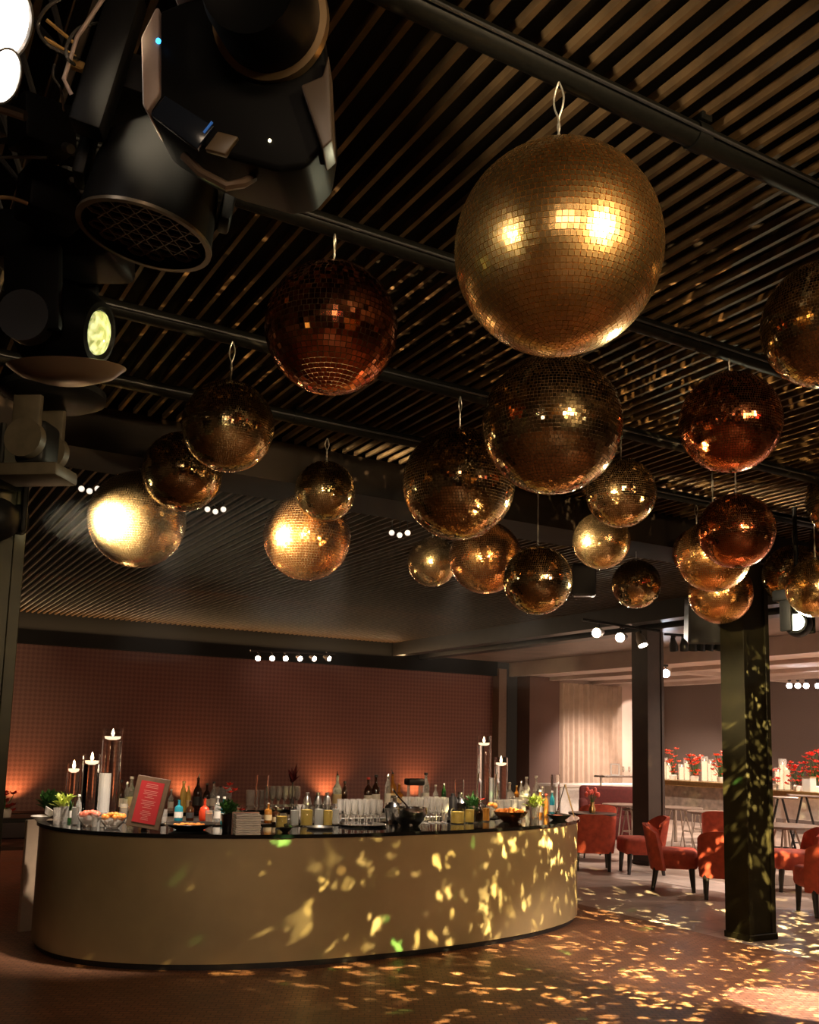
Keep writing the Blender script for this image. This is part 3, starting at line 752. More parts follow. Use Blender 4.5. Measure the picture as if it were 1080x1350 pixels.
# ------------------------------------------------------------------ chairs
def chair_parts(t, fabric):
    a = MB(); a.box((0, .03, .40), (.56, .56, .24), .06, 3); obj('seat', a, fabric, t)
    # wrap-around back: curved slab, flared and rolled at the top
    a = MB(); nu, nv = 14, 8; inner = []; outer = []
    for j in range(nv + 1):
        v_ = j / nv; z = .26 + v_ * .57; lean = -.05 * v_ - .05 * v_ * v_
        ri = []; ro = []
        for i in range(nu + 1):
            u_ = -1 + 2 * i / nu; wd = .27 + .02 * v_
            x_ = wd * math.sin(u_ * PI / 2 * .92) / math.sin(PI / 2 * .92); y_ = -.24 + lean + .15 * abs(u_) ** 3
            drop = .10 * abs(u_) ** 3 * v_
            n_ = Vector((math.sin(u_ * .9), -math.cos(u_ * .9), 0)); th = .05 + .015 * math.sin(PI * v_)
            ri.append(a.bm.verts.new((x_, y_, z - drop))); ro.append(a.bm.verts.new((x_ + n_.x * th, y_ + n_.y * th, z - drop)))
        inner.append(ri); outer.append(ro)
    for G_, fl in ((inner, 0), (outer, 1)):
        for j in range(nv):
            for i in range(nu): a.bm.faces.new((G_[j][i], G_[j][i + 1], G_[j + 1][i + 1], G_[j + 1][i]))
    for j in (0, nv):
        for i in range(nu): a.bm.faces.new((inner[j][i], inner[j][i + 1], outer[j][i + 1], outer[j][i]))
    for i in (0, nu):
        for j in range(nv): a.bm.faces.new((inner[j][i], inner[j + 1][i], outer[j + 1][i], outer[j][i]))
    obj('backrest', a, fabric, t)
    for sx in (-1, 1):
        for sy in (-1, 1):
            a = MB(); a.cyl((sx * .23, sy * .22 + .01, .30), (sx * .235, sy * (.24 if sy > 0 else .27) + .01, 0), .040, .024, 10); obj('leg', a, BLKLEG, t)
RV2 = mat('orange_lit_velvet', (.5, .13, .04), .8, noise=.25, nscale=14)
def face_dir(rel): # heading relative to view: 0 = facing away from camera; + = turned to the right of the picture
    return rel
CH = [ # x, y, heading(deg, 0=+Y world), label
 (at_z(781, 1146, 0).x, at_z(781, 1146, 0).y, -38, 'red dining chair seen from behind, nearest the right tip of the bar'),
 (at_z(846, 1151, 0).x, at_z(846, 1151, 0).y, 62, 'red dining chair in profile facing left against the brown column'),
 (at_z(888, 1172, 0).x, at_z(888, 1172, 0).y, -135, 'red dining chair in profile facing right between the two columns'),
 (at_z(957, 1184, 0).x, at_z(957, 1184, 0).y, -46, 'red dining chair seen from behind, half hidden by the olive column'),
 (at_z(1050, 1174, 0).x, at_z(1050, 1174, 0).y, 52, 'red dining chair just right of the olive column facing left'),
 (at_z(1092, 1206, 0).x, at_z(1092, 1206, 0).y, -30, 'orange lit dining chair cut by the right edge'),
 (at_z(785, 1122, 0).x, at_z(785, 1122, 0).y, -30, 'low red chair behind the chair nearest the bar tip'),
 (at_z(957, 1136, 0).x, at_z(957, 1136, 0).y, -60, 'far red chair under the stool table left of the olive column'),
]
chair0 = None
for i, (x_, y_, hd, lb) in enumerate(CH):
    if chair0 is None:
        chair0 = thing('dining_chair', lb, 'chair', (x_, y_, 0), R(hd)); chair_parts(chair0, REDV); t = chair0
    else:
        t = copy_tree(chair0); t.location = (x_, y_, 0); t.rotation_euler = (0, 0, R(hd)); t['label'] = lb

# banquette (dark red sofa)
p_ = at_y(806, 1085, 15.0); 
t = thing('banquette', 'dark red curved banquette behind the small dark table', 'sofa', (p_.x, 15.0, 0), R(-38))
DRED = mat('dark_red_velvet', (.085, .010, .008), .8, noise=.2)
a = MB(); a.box((0, 0, .24), (1.1, .7, .44), .06, 3); obj('seat', a, DRED, t)
a = MB(); a.box((0, .38, .60), (1.25, .18, .85), .07, 3); a.box((-.56, .02, .5), (.16, .7, .55), .06, 3); a.box((.56, .02, .5), (.16, .7, .55), .06, 3); obj('backrest', a, DRED, t)

# tables
TBL = mat('grey_brown_table_top', (.2, .15, .12), .3, noise=.2)
TLEG = mat('pale_metal_leg', (.45, .38, .32), .4, .6)
def round_table(px, Y, r_, h, label, top=TBL, leg=TLEG):
    q = at_y(px, 1100, Y); t = thing('round_table', label, 'table', (q.x, Y, 0))
    a = MB(); a.lathe([(0, h - .035), (r_ * .98, h - .035), (r_, h - .02), (r_, h), (0, h)], 40); obj('tabletop', a, top, t)
    for k in range(4):
        an = k * PI / 2 + .4; a = MB(); a.cyl((.12 * math.cos(an), .12 * math.sin(an), h - .035), (r_ * .75 * math.cos(an), r_ * .75 * math.sin(an), 0), .016, .014, 8); obj('leg', a, leg, t)
    return Vector((q.x, Y, h))
tb1 = round_table(823, 13.6, .40, .78, 'small dark round table in front of the banquette')
tb2 = round_table(894, 13.0, .45, .76, 'grey round table between the two columns, left of the pair')
tb3 = round_table(942, 11.9, .45, .76, 'grey round table between the two columns, right of the pair')
tb4 = round_table(1036, 9.5, .5, .76, 'grey round table just right of the olive column')
tb5 = round_table(781, 12.6, .40, .72, 'low table holding pink tulips by the bar tip', BLKLEG, BLKLEG)
# tulips
t = thing('tulip_vase', 'pink tulips in a small gold vase on the low table', 'flowers', tb5)
a = MB(); a.lathe([(0, 0), (.05, 0), (.06, .06), (.03, .14), (.04, .18), (.03, .18), (0, .1)], 18); obj('vase', a, GOLD, t)
a = MB(); hp = []
for k in range(7):
    an = k * .9; q = Vector((math.cos(an) * .10, math.sin(an) * .1, .30 + .04 * (k % 3))); a.tube([(0, 0, .15), q * .6 + Vector((0, 0, .08)), q], .005); hp.append(q)
obj('stems', a, LEAF, t)
a = MB()
for q in hp: a.sph(q, .032, 8, (1, 1, 1.5))
obj('blossoms', a, mat('pink_petal', (.85, .16, .12), .5), t)
# slender bar stools around the grey tables
def stool(x_, y_, label, group, rz):
    t = thing('bar_stool', label, 'stool', (x_, y_, 0), rz, group)
    a = MB(); a.lathe([(0, .66), (.17, .66), (.18, .68), (.17, .70), (0, .70)], 20); obj('seat', a, TBL, t)
    for k in range(4):
        an = k * PI / 2 + PI / 4; a = MB(); a.cyl((.11 * math.cos(an), .11 * math.sin(an), .66), (.22 * math.cos(an), .22 * math.sin(an), 0), .012, .01, 6); obj('leg', a, TLEG, t)
    a = MB(); a.tube([(.17 * math.cos(k * PI / 8), .17 * math.sin(k * PI / 8), .28) for k in range(17)], .008); obj('foot_ring', a, TLEG, t)
    return t
s0 = stool(12.0, 13.6, 'slender pale legged bar stool among the far tables between the columns', 'bar stools between the columns', 0)
for (x_, y_) in ((12.75, 13.6), (14.0, 13.3), (13.8, 14.5), (14.6, 13.6)):
    c_ = copy_tree(s0); c_.location = (x_, y_, 0)
# console counter with gold top, candles and flowers (behind)
SILV = mat('crumpled_silver_front', (.6, .5, .42), .35, .8, noise=.3, nscale=9, bump=.8)
def console(x0, y0, x1, y1, h, dp, label, front):
    c_ = Vector(((x0 + x1) / 2, (y0 + y1) / 2, 0)); d_ = Vector((x1 - x0, y1 - y0, 0)); an = math.atan2(d_.y, d_.x)
    t = thing('console_table', label, 'table', c_, an)
    a = MB(); a.box((0, 0, h - .05), (d_.length, dp, .1), .01, 1); obj('tabletop', a, GOLD, t)
    a = MB(); a.box((0, .05, (h - .1) / 2 + .35), (d_.length * .96, dp * .6, h - .1 - .7), .01, 1); obj('front_panel', a, front, t)
    for s1 in (-1, 1):
        for s2 in (-1, 1):
            a = MB(); a.box((s1 * d_.length * .46, s2 * dp * .35, (h - .1) / 2), (.05, .05, h - .1)); obj('leg', a, TLEG, t)
    return t
A1 = at_d(876, 1028, 19.0); A2 = at_d(958, 1028, 18.2); A2b = at_d(1012, 1028, 17.2)
cz = 1.22
console(A1.x, A1.y, A2b.x, A2b.y, cz, .6, 'tall gold topped console with candles and red flowers beyond the columns', SILV)
A3 = at_d(1022, 1035, 16.4); A4 = at_d(1150, 1040, 15.2)
console(A3.x, A3.y, A4.x, A4.y, 1.17, .6, 'gold topped table with a white front at the right edge', WHITE)
# candles in glass on console
def pillar_candle(p_, h, r_, label, group):
    t = thing('pillar_candle', label, 'candle', p_, group=group)
    a = MB(); a.lathe([(0, 0), (r_ * 1.5, 0), (r_ * 1.5, h * 1.25), (r_ * 1.42, h * 1.25), (r_ * 1.42, .01), (0, .01)], 20); obj('glass_chimney', a, GG, t)
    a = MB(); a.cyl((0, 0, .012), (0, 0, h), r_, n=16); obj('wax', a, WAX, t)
    a = MB(); a.lathe([(0, 0), (.008, .01), (.009, .02), (0, .05)], 8, (0, 0, h + .005)); obj('flame', a, FLAME, t)
G1_ = 'white pillar candles along the gold console'
def onl(px, A, B, z):
    # point on the line A-B seen in picture column px
    best = None
    for i in range(201):
        q = A.lerp(B, i / 200); v = q - CAM; x_ = PX + F * v.dot(rt) / v.dot(fw)
        if best is None or abs(x_ - px) < best[0]: best = (abs(x_ - px), q)
    q = best[1]; return Vector((q.x, q.y, z))
for px, h in ((876, .34), (882, .27), (899, .25), (906, .33), (929, .38), (937, .34), (943, .3)):
    pillar_candle(onl(px, A1, A2b, cz), h, .045, 'white pillar candle in a glass on the far gold console between the columns', G1_)
for px, h in ((1033, .42), (1027, .3), (1038, .34)):
    pillar_candle(onl(px, A3, A4, 1.17), h, .045, 'white pillar candle in a glass right of the olive column', 'white pillar candles right of the olive column')
def bouquet(p_, w, h, label, seed, c1=REDF):
    t = thing('flower_arrangement', label, 'flowers', p_)
    rr = random.Random(seed)
    a = MB(); a.lathe([(0, 0), (.07, 0), (.08, .08), (.06, .1), (0, .08)], 16); obj('vase', a, WHITE, t)
    pts = [(rr.uniform(-w, w) * .5, rr.uniform(-.1, .1), h * rr.uniform(.2, 1)) for k in range(int(26 * w / .3))]
    a = MB()
    for q in pts: a.tube([(0, 0, .08), (q[0] * .5, q[1] * .5, q[2] * .5 + .04), q], .005, 4)
    obj('stems', a, LEAF, t)
    obj('blossoms', petals(pts, .075, seed), c1, t, smooth=False)
ORP = mat('coral_petal', (.85, .12, .05), .5, noise=.25, nscale=20)
bouquet(onl(888, A1, A2b, cz), .22, .62, 'spiky coral flower left of the candle pair on the console', 1, ORP)
bouquet(onl(916, A1, A2b, cz), .34, .5, 'wide coral bouquet in the middle of the console', 2, ORP)
bouquet(onl(951, A1, A2b, cz), .3, .55, 'coral bouquet on the console touching the olive column', 3, ORP)
bouquet(onl(1024, A3, A4, 1.17), .18, .35, 'small red bouquet peeking out right of the olive column', 4, REDF)
bouquet(onl(1052, A3, A4, 1.17), .36, .48, 'red bouquet on pale stems beside the right candles', 5, REDF)
bouquet(onl(1076, A3, A4, 1.17), .45, .66, 'tall red bouquet at the right edge of the picture', 6, REDF)
p_ = onl(1062, A3, A4, 1.17) + Vector((-.1, -.15, 0))
t = thing('table_lantern', 'square pale lantern among red flowers at the right edge', 'lantern', p_)
a = MB(); a.box((0, 0, .12), (.16, .16, .24), .006, 1); obj('lantern_body', a, FROST, t)
a = MB(); a.box((0, 0, .245), (.18, .18, .012)); obj('lantern_lid', a, GOLD, t)
# black trestle stools right
for k, px in enumerate((1030, 1062)):
    q = at_d(px, 1100, 14.8 + .8 * k)
    t = thing('folding_trestle', ('left' if k == 0 else 'right') + ' black A shaped trestle in front of the white panel', 'trestle', (q.x, q.y, 0), R(-45))
    for s_ in (-1, 1):
        a = MB(); a.tube([(s_ * .28, 0, 0), (s_ * .03, 0, 1.1)], .018, 8); obj('leg', a, BLACK, t)
    a = MB(); a.tube([(-.2, 0, .35), (.2, 0, .35)], .012, 8); obj('crossbar', a, BLACK, t)
    a = MB(); a.box((0, 0, 1.11), (.5, .35, .03), .008, 1); obj('tabletop', a, TBL, t)
# white counter by wall + shelf items
q = at_y(742, 1050, 17.3)
t = thing('white_counter', 'white service counter against the brightly lit wall', 'counter', (q.x + .35, 17.3, 0))
a = MB(); a.box((0, 0, .46), (1.3, .6, .92), .01, 1); obj('cabinet', a, WHITE, t)
a = MB(); a.box((.8, 0, .95), (3.2, .7, .06), .008, 1); obj('counter_top', a, mat('white_worktop', (.8, .75, .7), .25), t)
q = at_y(815, 1030, 16.2)
sh = thing('wall_shelf', 'narrow dark shelf table in front of the lit wall by the brown column', 'shelf', (q.x, 16.2, 0))
a = MB(); a.box((0, 0, 1.19), (1.1, .35, .04), .006, 1); obj('shelf_board', a, TBL, sh)
for s_ in (-.5, .5):
    a = MB(); a.cyl((s_, 0, 0), (s_, 0, 1.17), .02); obj('leg', a, TLEG, sh)
q2 = at_y(809, 1030, 16.2)
t = thing('picture_frame', 'white rimmed empty frame on the narrow shelf table', 'frame', (q2.x, 16.15, 1.21), R(-30))
a = MB()
for s_ in (-1, 1): a.box((s_ * .09, 0, .13), (.03, .02, .26)); a.box((0, 0, .13 + s_ * .115), (.2, .02, .03))
obj('frame_rim', a, WHITE, t)
for px in (822, 830, 836):
    q2 = at_y(px, 1030, 16.2); glass(Vector((q2.x, 16.2, 1.21)), .2, 'wine_glass', 'stemmed glass on the narrow shelf table right of the white frame', 'glasses on the shelf table')

# far left sideboard with red flower and candle
q = at_y(14, 1090, 12.6)
t = thing('side_table', 'low dark side table at the left edge beyond the bar', 'table', (q.x, 12.6, 0))
a = MB(); a.box((0, 0, .78), (1.5, .6, .05), .006, 1); obj('tabletop', a, DARKP, t)
a = MB(); a.box((0, 0, .45), (1.4, .5, .04)); obj('lower_shelf', a, mat('brown_shelf', (.12, .06, .04), .5), t)
for s1 in (-.68, .68):
    for s2 in (-.22, .22):
        a = MB(); a.box((s1, s2, .38), (.05, .05, .76)); obj('leg', a, DARKP, t)
pf = at_y(7, 1060, 12.5)
bouquet(Vector((pf.x, 12.5, .805)), .2, .3, 'small red bouquet with a candle on the left side table', 11, REDF)
bnch = thing('bench', 'long dark bench along the patterned wall behind the bar', 'bench', (5.5, 18.2, 0))
a = MB(); a.box((0, 0, .22), (15, .5, .44), .02, 1); obj('seat', a, mat('dark_brown_leather', (.03, .015, .012), .5), bnch)

# ------------------------------------------------------------------ speakers
def speaker(px, py, D, s, label, rz, tilt=0):
    p_ = at_d(px, py, D); t = thing('loudspeaker', label, 'speaker', p_, rot=(R(tilt), 0, rz))
    a = MB(); a.box((0, 0, 0), s, .02, 1); obj('cabinet', a, BLACKS, t)
    a = MB(); a.box((0, -s[1] / 2 - .004, 0), (s[0] * .9, .012, s[2] * .9), .004, 1); obj('grille', a, mat('speaker_grille', (.02, .02, .02), .7, bump=.6, nscale=300), t)
    a = MB(); a.box((0, 0, s[2] / 2 + .06), (.06, .06, .16)); a.cyl((0, 0, s[2] / 2 + .1), (0, 0, 3.68 - p_.z), .02); obj('mounting_pole', a, BLACK, t)
speaker(927, 818, 10.0, (.34, .34, .46), 'black wedge speaker hanging under the lowest orange mirror ball', R(-38), 14)
speaker(770, 765, 10.5, (.26, .26, .36), 'small black speaker box hanging between two mirror balls', R(-40), 5)

# ------------------------------------------------------------------ small spotlights
LENSW = mat('lit_lamp_lens', (1, 1, 1), emit=(1, .86, .68), es=90)
LENSB = mat('lit_cool_lamp_lens', (1, 1, 1), emit=(.85, .9, 1), es=70)
def spot_fixture(p_, aim, label, lit=None, s=1., group=None, name='spotlight', drop=.12):
    d_ = (Vector(aim) - Vector(p_)).normalized(); q = d_.to_track_quat('Z', 'Y')
    t = thing(name, label, 'spotlight', p_, group=group)
    M = q.to_matrix().to_4x4()
    a = MB(); a.lathe([(0, -.1 * s), (.035 * s, -.1 * s), (.04 * s, -.06 * s), (.06 * s, .0), (.065 * s, .09 * s), (.058 * s, .09 * s), (.05 * s, 0), (0, 0)], 18, M=M); obj('lamp_head', a, mat('satin_white_lamp', (.5, .45, .4), .4, .3) if s < .99 or lit else BLACK, t)
    if lit:
        a = MB(); a.lathe([(0, .0), (.05 * s, .0), (.056 * s, .07 * s), (0, .082 * s)], 18, M=M); obj('lens', a, lit, t)
    a = MB(); a.tube([(0, 0, 0), (0, 0, drop)], .01 * s, 6); a.box((0, 0, drop), (.05 * s, .05 * s, .03 * s)); obj('bracket', a, BLACK, t)
    return t
def track(p0, p1, label):
    a = MB(); a.tube([p0, p1], .02, 8); tag(obj('light_track', a, BLACK), label, 'track')
# six on the back wall
P0, P1 = at_y(330, 858, 17.6), at_y(442, 862, 17.6)
track(P0, P1, 'short track over the patterned wall carrying six lit lamps')
for k, px in enumerate((341, 359, 376, 394, 412, 431)):
    p_ = at_y(px, 867 + .05 * k, 17.6)
    spot_fixture(p_, p_ + Vector((-.6 + .2 * k, -1, -.35)), 'lit lamp in the row of six over the patterned wall', LENSW, .85, 'six lamps over the patterned wall', drop=.1)
P0, P1 = at_d(768, 817, 13.2), at_d(870, 832, 13.2)
track(P0, P1, 'short track left of the brown column carrying three lit lamps')
for k, (px, py) in enumerate(((790, 834), (821, 840), (845, 843))):
    p_ = at_d(px, py, 13.2); spot_fixture(p_, p_ + (Vector((-.9, -.45, -.15)) if k < 2 else Vector((0, -.5, -1))), ['leftmost', 'middle', 'rightmost downward'][k] + ' lit lamp of the three left of the brown column', LENSW, 1.1, drop=.14)
P0, P1 = at_d(876, 836, 14), at_d(958, 842, 14)
track(P0, P1, 'track between the columns carrying six unlit lamps')
for k, px in enumerate((888, 902, 914, 925, 936, 948)):
    p_ = at_d(px, 850, 14); spot_fixture(p_, p_ + Vector((.35 - .1 * k, .2, -1)), 'unlit black lamp in the row of six between the columns', None, 1.0, 'unlit lamps between the columns', drop=.12)
p_ = at_d(878, 888, 18); spot_fixture(p_, CAM, 'lone bright lamp just right of the brown column', LENSB, 1.3, drop=.15)
for k, px in enumerate((1041, 1052, 1063, 1078)):
    p_ = at_d(px, 904, 19); spot_fixture(p_, CAM + Vector((k - 1, 0, 0)), 'bright cool lamp in the row right of the olive column', LENSB, .9, 'cool lamps right of the olive column', drop=.1)
for (px, py, D, n, lb, g) in ((118, 645, 8.0, 3, 'tiny glinting lamp under the soffit at far left', 'soffit lamps at far left'), (284, 672, 8.6, 3, 'tiny glinting lamp under the soffit beside the left mirror balls', 'soffit lamps beside the left balls'), (527, 703, 8.6, 3, 'tiny glinting lamp under the soffit left of centre', 'soffit lamps left of centre')):
    for k in range(n):
        p_ = at_d(px - 10 + 10 * k, py + (k % 2) * 3, D); spot_fixture(p_, CAM + Vector((k - 1, 0, 1)), lb, mat('dim_lamp_lens', (1, 1, 1), emit=(1, .9, .75), es=1.2), .42, g, drop=max(.05, 3.98 - p_.z) if py > 690 else .06)
# air vent in the dining ceiling
p_ = at_z(910, 892, 3.465)
a = MB(); a.box((0, 0, 0), (.3, 1.1, .03), .004, 1); v = obj('ceiling_vent', a, BLACK, loc=(p_.x, p_.y, 3.455)); tag(v, 'dark slot vent in the pale dining ceiling between the columns', 'vent')

# ------------------------------------------------------------------ moving head lights on the near truss
TRX = .50
trs = thing('lighting_truss', 'black lattice truss carrying the moving lights at upper left', 'truss', (0, 0, 0))
for (x_, z_) in ((.02, 3.55), (.34, 3.55), (.18, 3.82)):
    a = MB(); a.tube([(x_, -1.5 + .5 * i, z_) for i in range(17)], .025, 10); obj('chord', a, BLACK, trs)
a = MB()
for i in range(20):
    y_ = -1.4 + .35 * i; s_ = i % 2
    a.tube([(.02, y_, 3.55), (.34, y_ + .35, 3.55)] if s_ else [(.34, y_, 3.55), (.02, y_ + .35, 3.55)], .009, 6)
    a.tube([(.02, y_, 3.55), (.18, y_ + .17, 3.82), (.02, y_ + .35, 3.55)], .009, 6); a.tube([(.34, y_, 3.55), (.18, y_ + .17, 3.82), (.34, y_ + .35, 3.55)], .009, 6)
obj('lattice', a, BLACK, trs)

HEADM = mat('moving_light_shell', (.004, .004, .004), .48, 0, .06, noise=.15, nscale=8)
GREYP = mat('grey_side_panel', (.26, .19, .155), .5, noise=.1)
BLUE = mat('blue_status_light', (.02, .2, .4), emit=(.05, .45, 1), es=3)
# M1 : big fixture with display, seen from below
def frame_at(p_, yaw_, pit_, roll_=0):
    """basis built from the room, turned by yaw, pitch, roll in degrees"""
    return Matrix.Translation(p_) @ Matrix.Rotation(R(yaw_), 4, 'Z') @ Matrix.Rotation(R(pit_), 4, 'X') @ Matrix.Rotation(R(roll_), 4, 'Y')
c1 = at_d(305, 120, 1.95)
M1 = thing('moving_head_light', 'large moving light with a display and blue status light, nearest the camera', 'stage light', c1)
M1.rotation_euler = Matrix((rt, fw, up)).transposed().to_euler()
KP = 1.95 / F
def q1(px, py, y=0.): return ((px - 305) * KP, y, -(py - 120) * KP)
def slab1(pts, y0, y1, bev=.0):
    a = MB(); A_ = [a.bm.verts.new(q1(x_, y_, y0)) for x_, y_ in pts]; B_ = [a.bm.verts.new(q1(x_, y_, y1)) for x_, y_ in pts]
    n = len(pts); a.bm.faces.new(A_[::-1]); a.bm.faces.new(B_)
    for k in range(n): a.bm.faces.new((A_[k], A_[(k + 1) % n], B_[(k + 1) % n], B_[k]))
    if bev:
        bmesh.ops.recalc_face_normals(a.bm, faces=a.bm.faces)
        bmesh.ops.bevel(a.bm, geom=a.bm.edges[:], offset=bev, segments=3, affect='EDGES', profile=.5)
    return a
obj('base', slab1([(193, 62), (212, 22), (250, 6), (330, -8), (400, -12), (428, 40), (436, 150), (428, 200), (405, 226), (370, 231), (300, 212), (262, 196), (207, 162), (194, 150)], -.02, .20, .012), HEADM, M1)
obj('side_panel', slab1([(192, 62), (211, 24), (216, 24), (216, 135), (200, 158), (194, 150)], -.035, .10, .004), GREYP, M1)
obj('top_cap', slab1([(232, -2), (262, -6), (262, 8), (236, 12)], -.035, .02, .003), GREYP, M1)
d_ = obj('display', slab1([(204, 160), (222, 136), (286, 176), (264, 206)], -.030, -.015, .002), mat('display_glass', (.01, .013, .02), .12), M1)
obj('blue_readout', slab1([(272, 184), (283, 170), (285, 172), (274, 186)], -.032, -.029), mat('dim_blue_readout', (.02, .1, .3), emit=(.03, .2, .7), es=.25), d_)
obj('button_pad', slab1([(274, 206), (291, 183), (318, 190), (301, 214)], -.032, -.015, .003), mat('amber_brown_pad', (.09, .06, .03), .4), M1)
a = MB(); a.sph(q1(358, 193, -.024), .0035, 8); obj('indicator', a, mat('warm_indicator', (1, .9, .6), emit=(1, .85, .5), es=5), M1)
a = MB(); a.sph(q1(215, 68, -.036), .0055, 8); obj('status_light', a, BLUE, M1)
Mh = Matrix.Translation(q1(362, 40, -.02)) @ Matrix.Rotation(R(98), 4, 'X') @ Matrix.Rotation(R(-8), 4, 'Y')
a = MB(); a.lathe([(0, 0), (.10, 0), (.104, .03), (.098, .14), (.09, .17), (.082, .165), (0, .15)], 40, M=Mh); hd = obj('lamp_head', a, HEADM, M1)
a = MB(); a.lathe([(.104, .006), (.118, .006), (.118, .03), (.104, .03)], 40, M=Mh @ Matrix.Translation((.0, 0, 0))); obj('rim_ring', a, mat('worn_brass_rim', (.30, .20, .10), .35, .8), hd)
obj('yoke_arm', slab1([(400, 130), (428, 118), (436, 90), (441, 200), (428, 212)], -.05, .05, .004), mat('brown_shell', (.07, .05, .035), .4), M1)
a = MB(); a.tube([q1(238, 196, .03), q1(262, 222, .02), q1(298, 243, .01), q1(318, 236, .02), q1(330, 222, .04)], .010, 8); obj('carry_handle', a, mat('worn_brown_guard', (.10, .065, .04), .3, .3), M1)
a = MB(); a.tube([q1(320, 0, .1), q1(320, -120, .1)], .02, 8); obj('clamp', a, BLACK, M1)
# M2 : wash light with honeycomb front pointing down toward the camera
c2 = at_d(203, 260, 2.35)
M2 = thing('wash_light', 'round wash light with a honeycomb front facing down', 'stage light', c2)
ax = (CAM + Vector((.95, .55, -1.2)) - c2).normalized()
M2.rotation_euler = (Vector((-.14, .08, -1)).to_track_quat('Z', 'Y').to_matrix() @ Matrix.Rotation(R(75), 3, 'Z')).to_euler()
a = MB(); a.lathe([(0, -.16), (.10, -.15), (.135, -.11), (.15, -.04), (.158, .06), (.162, .10), (.150, .10), (.148, .085), (0, .085)], 48); hb = obj('lamp_head', a, HEADM, M2)
a = MB()
for i in range(-3, 4):
    for j in range(-3, 4):
        x_ = .046 * (i + .5 * (j % 2)); y_ = .04 * j
        if x_ * x_ + y_ * y_ < .125 ** 2: a.lathe([(.0235, .086), (.0235, .094), (.0205, .094), (.0205, .086)], 6, (x_, y_, 0))
obj('honeycomb', a, mat('honeycomb_plastic', (.09, .07, .05), .4), hb)
a = MB(); a.lathe([(.150, .10), (.164, .10), (.164, .108), (.150, .108)], 48); obj('rim_ring', a, mat('dark_bronze_rim', (.10, .075, .05), .35, .5), hb)
for s_ in (-1, 1):
    a = MB(); a.box((s_ * .175, 0, -.09), (.03, .09, .22), .01, 2); obj('yoke_arm', a, HEADM, M2)
a = MB(); a.box((0, 0, -.24), (.38, .2, .1), .02, 2); obj('base', a, HEADM, M2)
a = MB(); a.tube([(0, 0, -.28), (0, 0, -.42)], .02, 8); obj('clamp', a, BLACK, M2)
# M3 : beam light with a glowing greenish lens
c3 = at_d(88, 432, 3.0)
M3 = thing('moving_head_light', 'moving light with a glowing yellow green lens, below the wash light', 'stage light', c3)
M3.rotation_euler = Matrix((rt, fw, up)).transposed().to_euler()
K3 = 3.0 / F
Mz = Matrix.Rotation(R(12), 4, 'Y') @ Matrix.Rotation(R(-10), 4, 'Z') @ Matrix.Rotation(R(90), 4, 'Y')   # lens axis: to the right and toward the viewer
a = MB(); a.lathe([(0, -.15), (.08, -.15), (.125, -.11), (.135, -.03), (.125, .06), (.095, .115), (.08, .12), (.072, .11), (0, .10)], 40, M=Mz); hd = obj('lamp_head', a, HEADM, M3)
LG = mat('yellow_green_lens', (.8, 1, .4), .1, emit=(.80, .82, .38), es=1.6)
nt, b = nodes(LG); vz = nt.nodes.new('ShaderNodeTexNoise'); vz.inputs['Scale'].default_value = 45; mr = nt.nodes.new('ShaderNodeMapRange'); mr.inputs['From Min'].default_value = .38; mr.inputs['From Max'].default_value = .62; mr.inputs['To Min'].default_value = .05; mr.inputs['To Max'].default_value = .95
tcn = nt.nodes.new('ShaderNodeTexCoord'); nt.links.new(tcn.outputs['Object'], vz.inputs['Vector']); nt.links.new(vz.outputs['Fac'], mr.inputs[0]); nt.links.new(mr.outputs[0], b.inputs['Emission Strength'])
a = MB(); a.lathe([(0, .135), (.035, .131), (.066, .115), (.07, .105), (0, .105)], 32, M=Mz); obj('lens', a, LG, hd)
for s_ in (-1, 1):
    a = MB(); a.box((-.04, s_ * .165, .07), (.17, .04, .26), .015, 2); obj('yoke_arm', a, HEADM, M3)
    a = MB(); a.cyl((-.06, s_ * .135, -.02), (-.06, s_ * .195, -.02), .075, n=28); obj('tilt_hub', a, mat('bluish_black_hub', (.02, .022, .026), .4), M3)
a = MB(); a.box((-.02, 0, .25), (.40, .30, .14), .03, 3); obj('base', a, HEADM, M3)
a = MB(); a.lathe([(0, -.205), (.07, -.20), (.14, -.165), (.175, -.12), (.165, -.115), (.12, -.15), (0, -.185)], 36, M=Matrix.Translation((0, 0, -.05)) @ Matrix.Diagonal((1.05, .75, .62, 1))); obj('chin_guard', a, mat('worn_brown_guard', (.10, .065, .04), .3, .3), M3)
a = MB(); a.tube([(0, 0, .27), (0, 0, .5)], .02, 8); obj('clamp', a, BLACK, M3)
# M4
c4 = at_d(50, 582, 4.2)
M4 = thing('moving_head_light', 'grey brown moving light seen side on above the left column', 'stage light', c4, R(232))
GB = mat('grey_brown_shell', (.026, .021, .014), .5, spec=.2, noise=.2)
a = MB(); a.box((0, 0, -.02), (.15, .14, .2), .03, 3); obj('lamp_head', a, HEADM, M4)
for s_ in (-1, 1):
    a = MB(); a.box((s_ * .1, .0, .08), (.035, .13, .22), .012, 2); obj('yoke_arm', a, GB, M4)
    a = MB(); a.cyl((s_ * .08, .0, -.02), (s_ * .125, .0, -.02), .085, n=28); obj('tilt_hub', a, GB, M4)
a = MB(); a.lathe([(0, 0), (.16, 0), (.22, .03), (.22, .06), (.15, .09), (0, .09)], 36, (0, .06, .17)); obj('base', a, HEADM, M4)
a = MB(); a.box((.0, .0, -.15), (.2, .30, .06), .015, 2); obj('chin_guard', a, GB, M4)
a = MB(); a.tube([(0, .06, .25), (0, .06, .6)], .02, 8); obj('clamp', a, BLACK, M4)
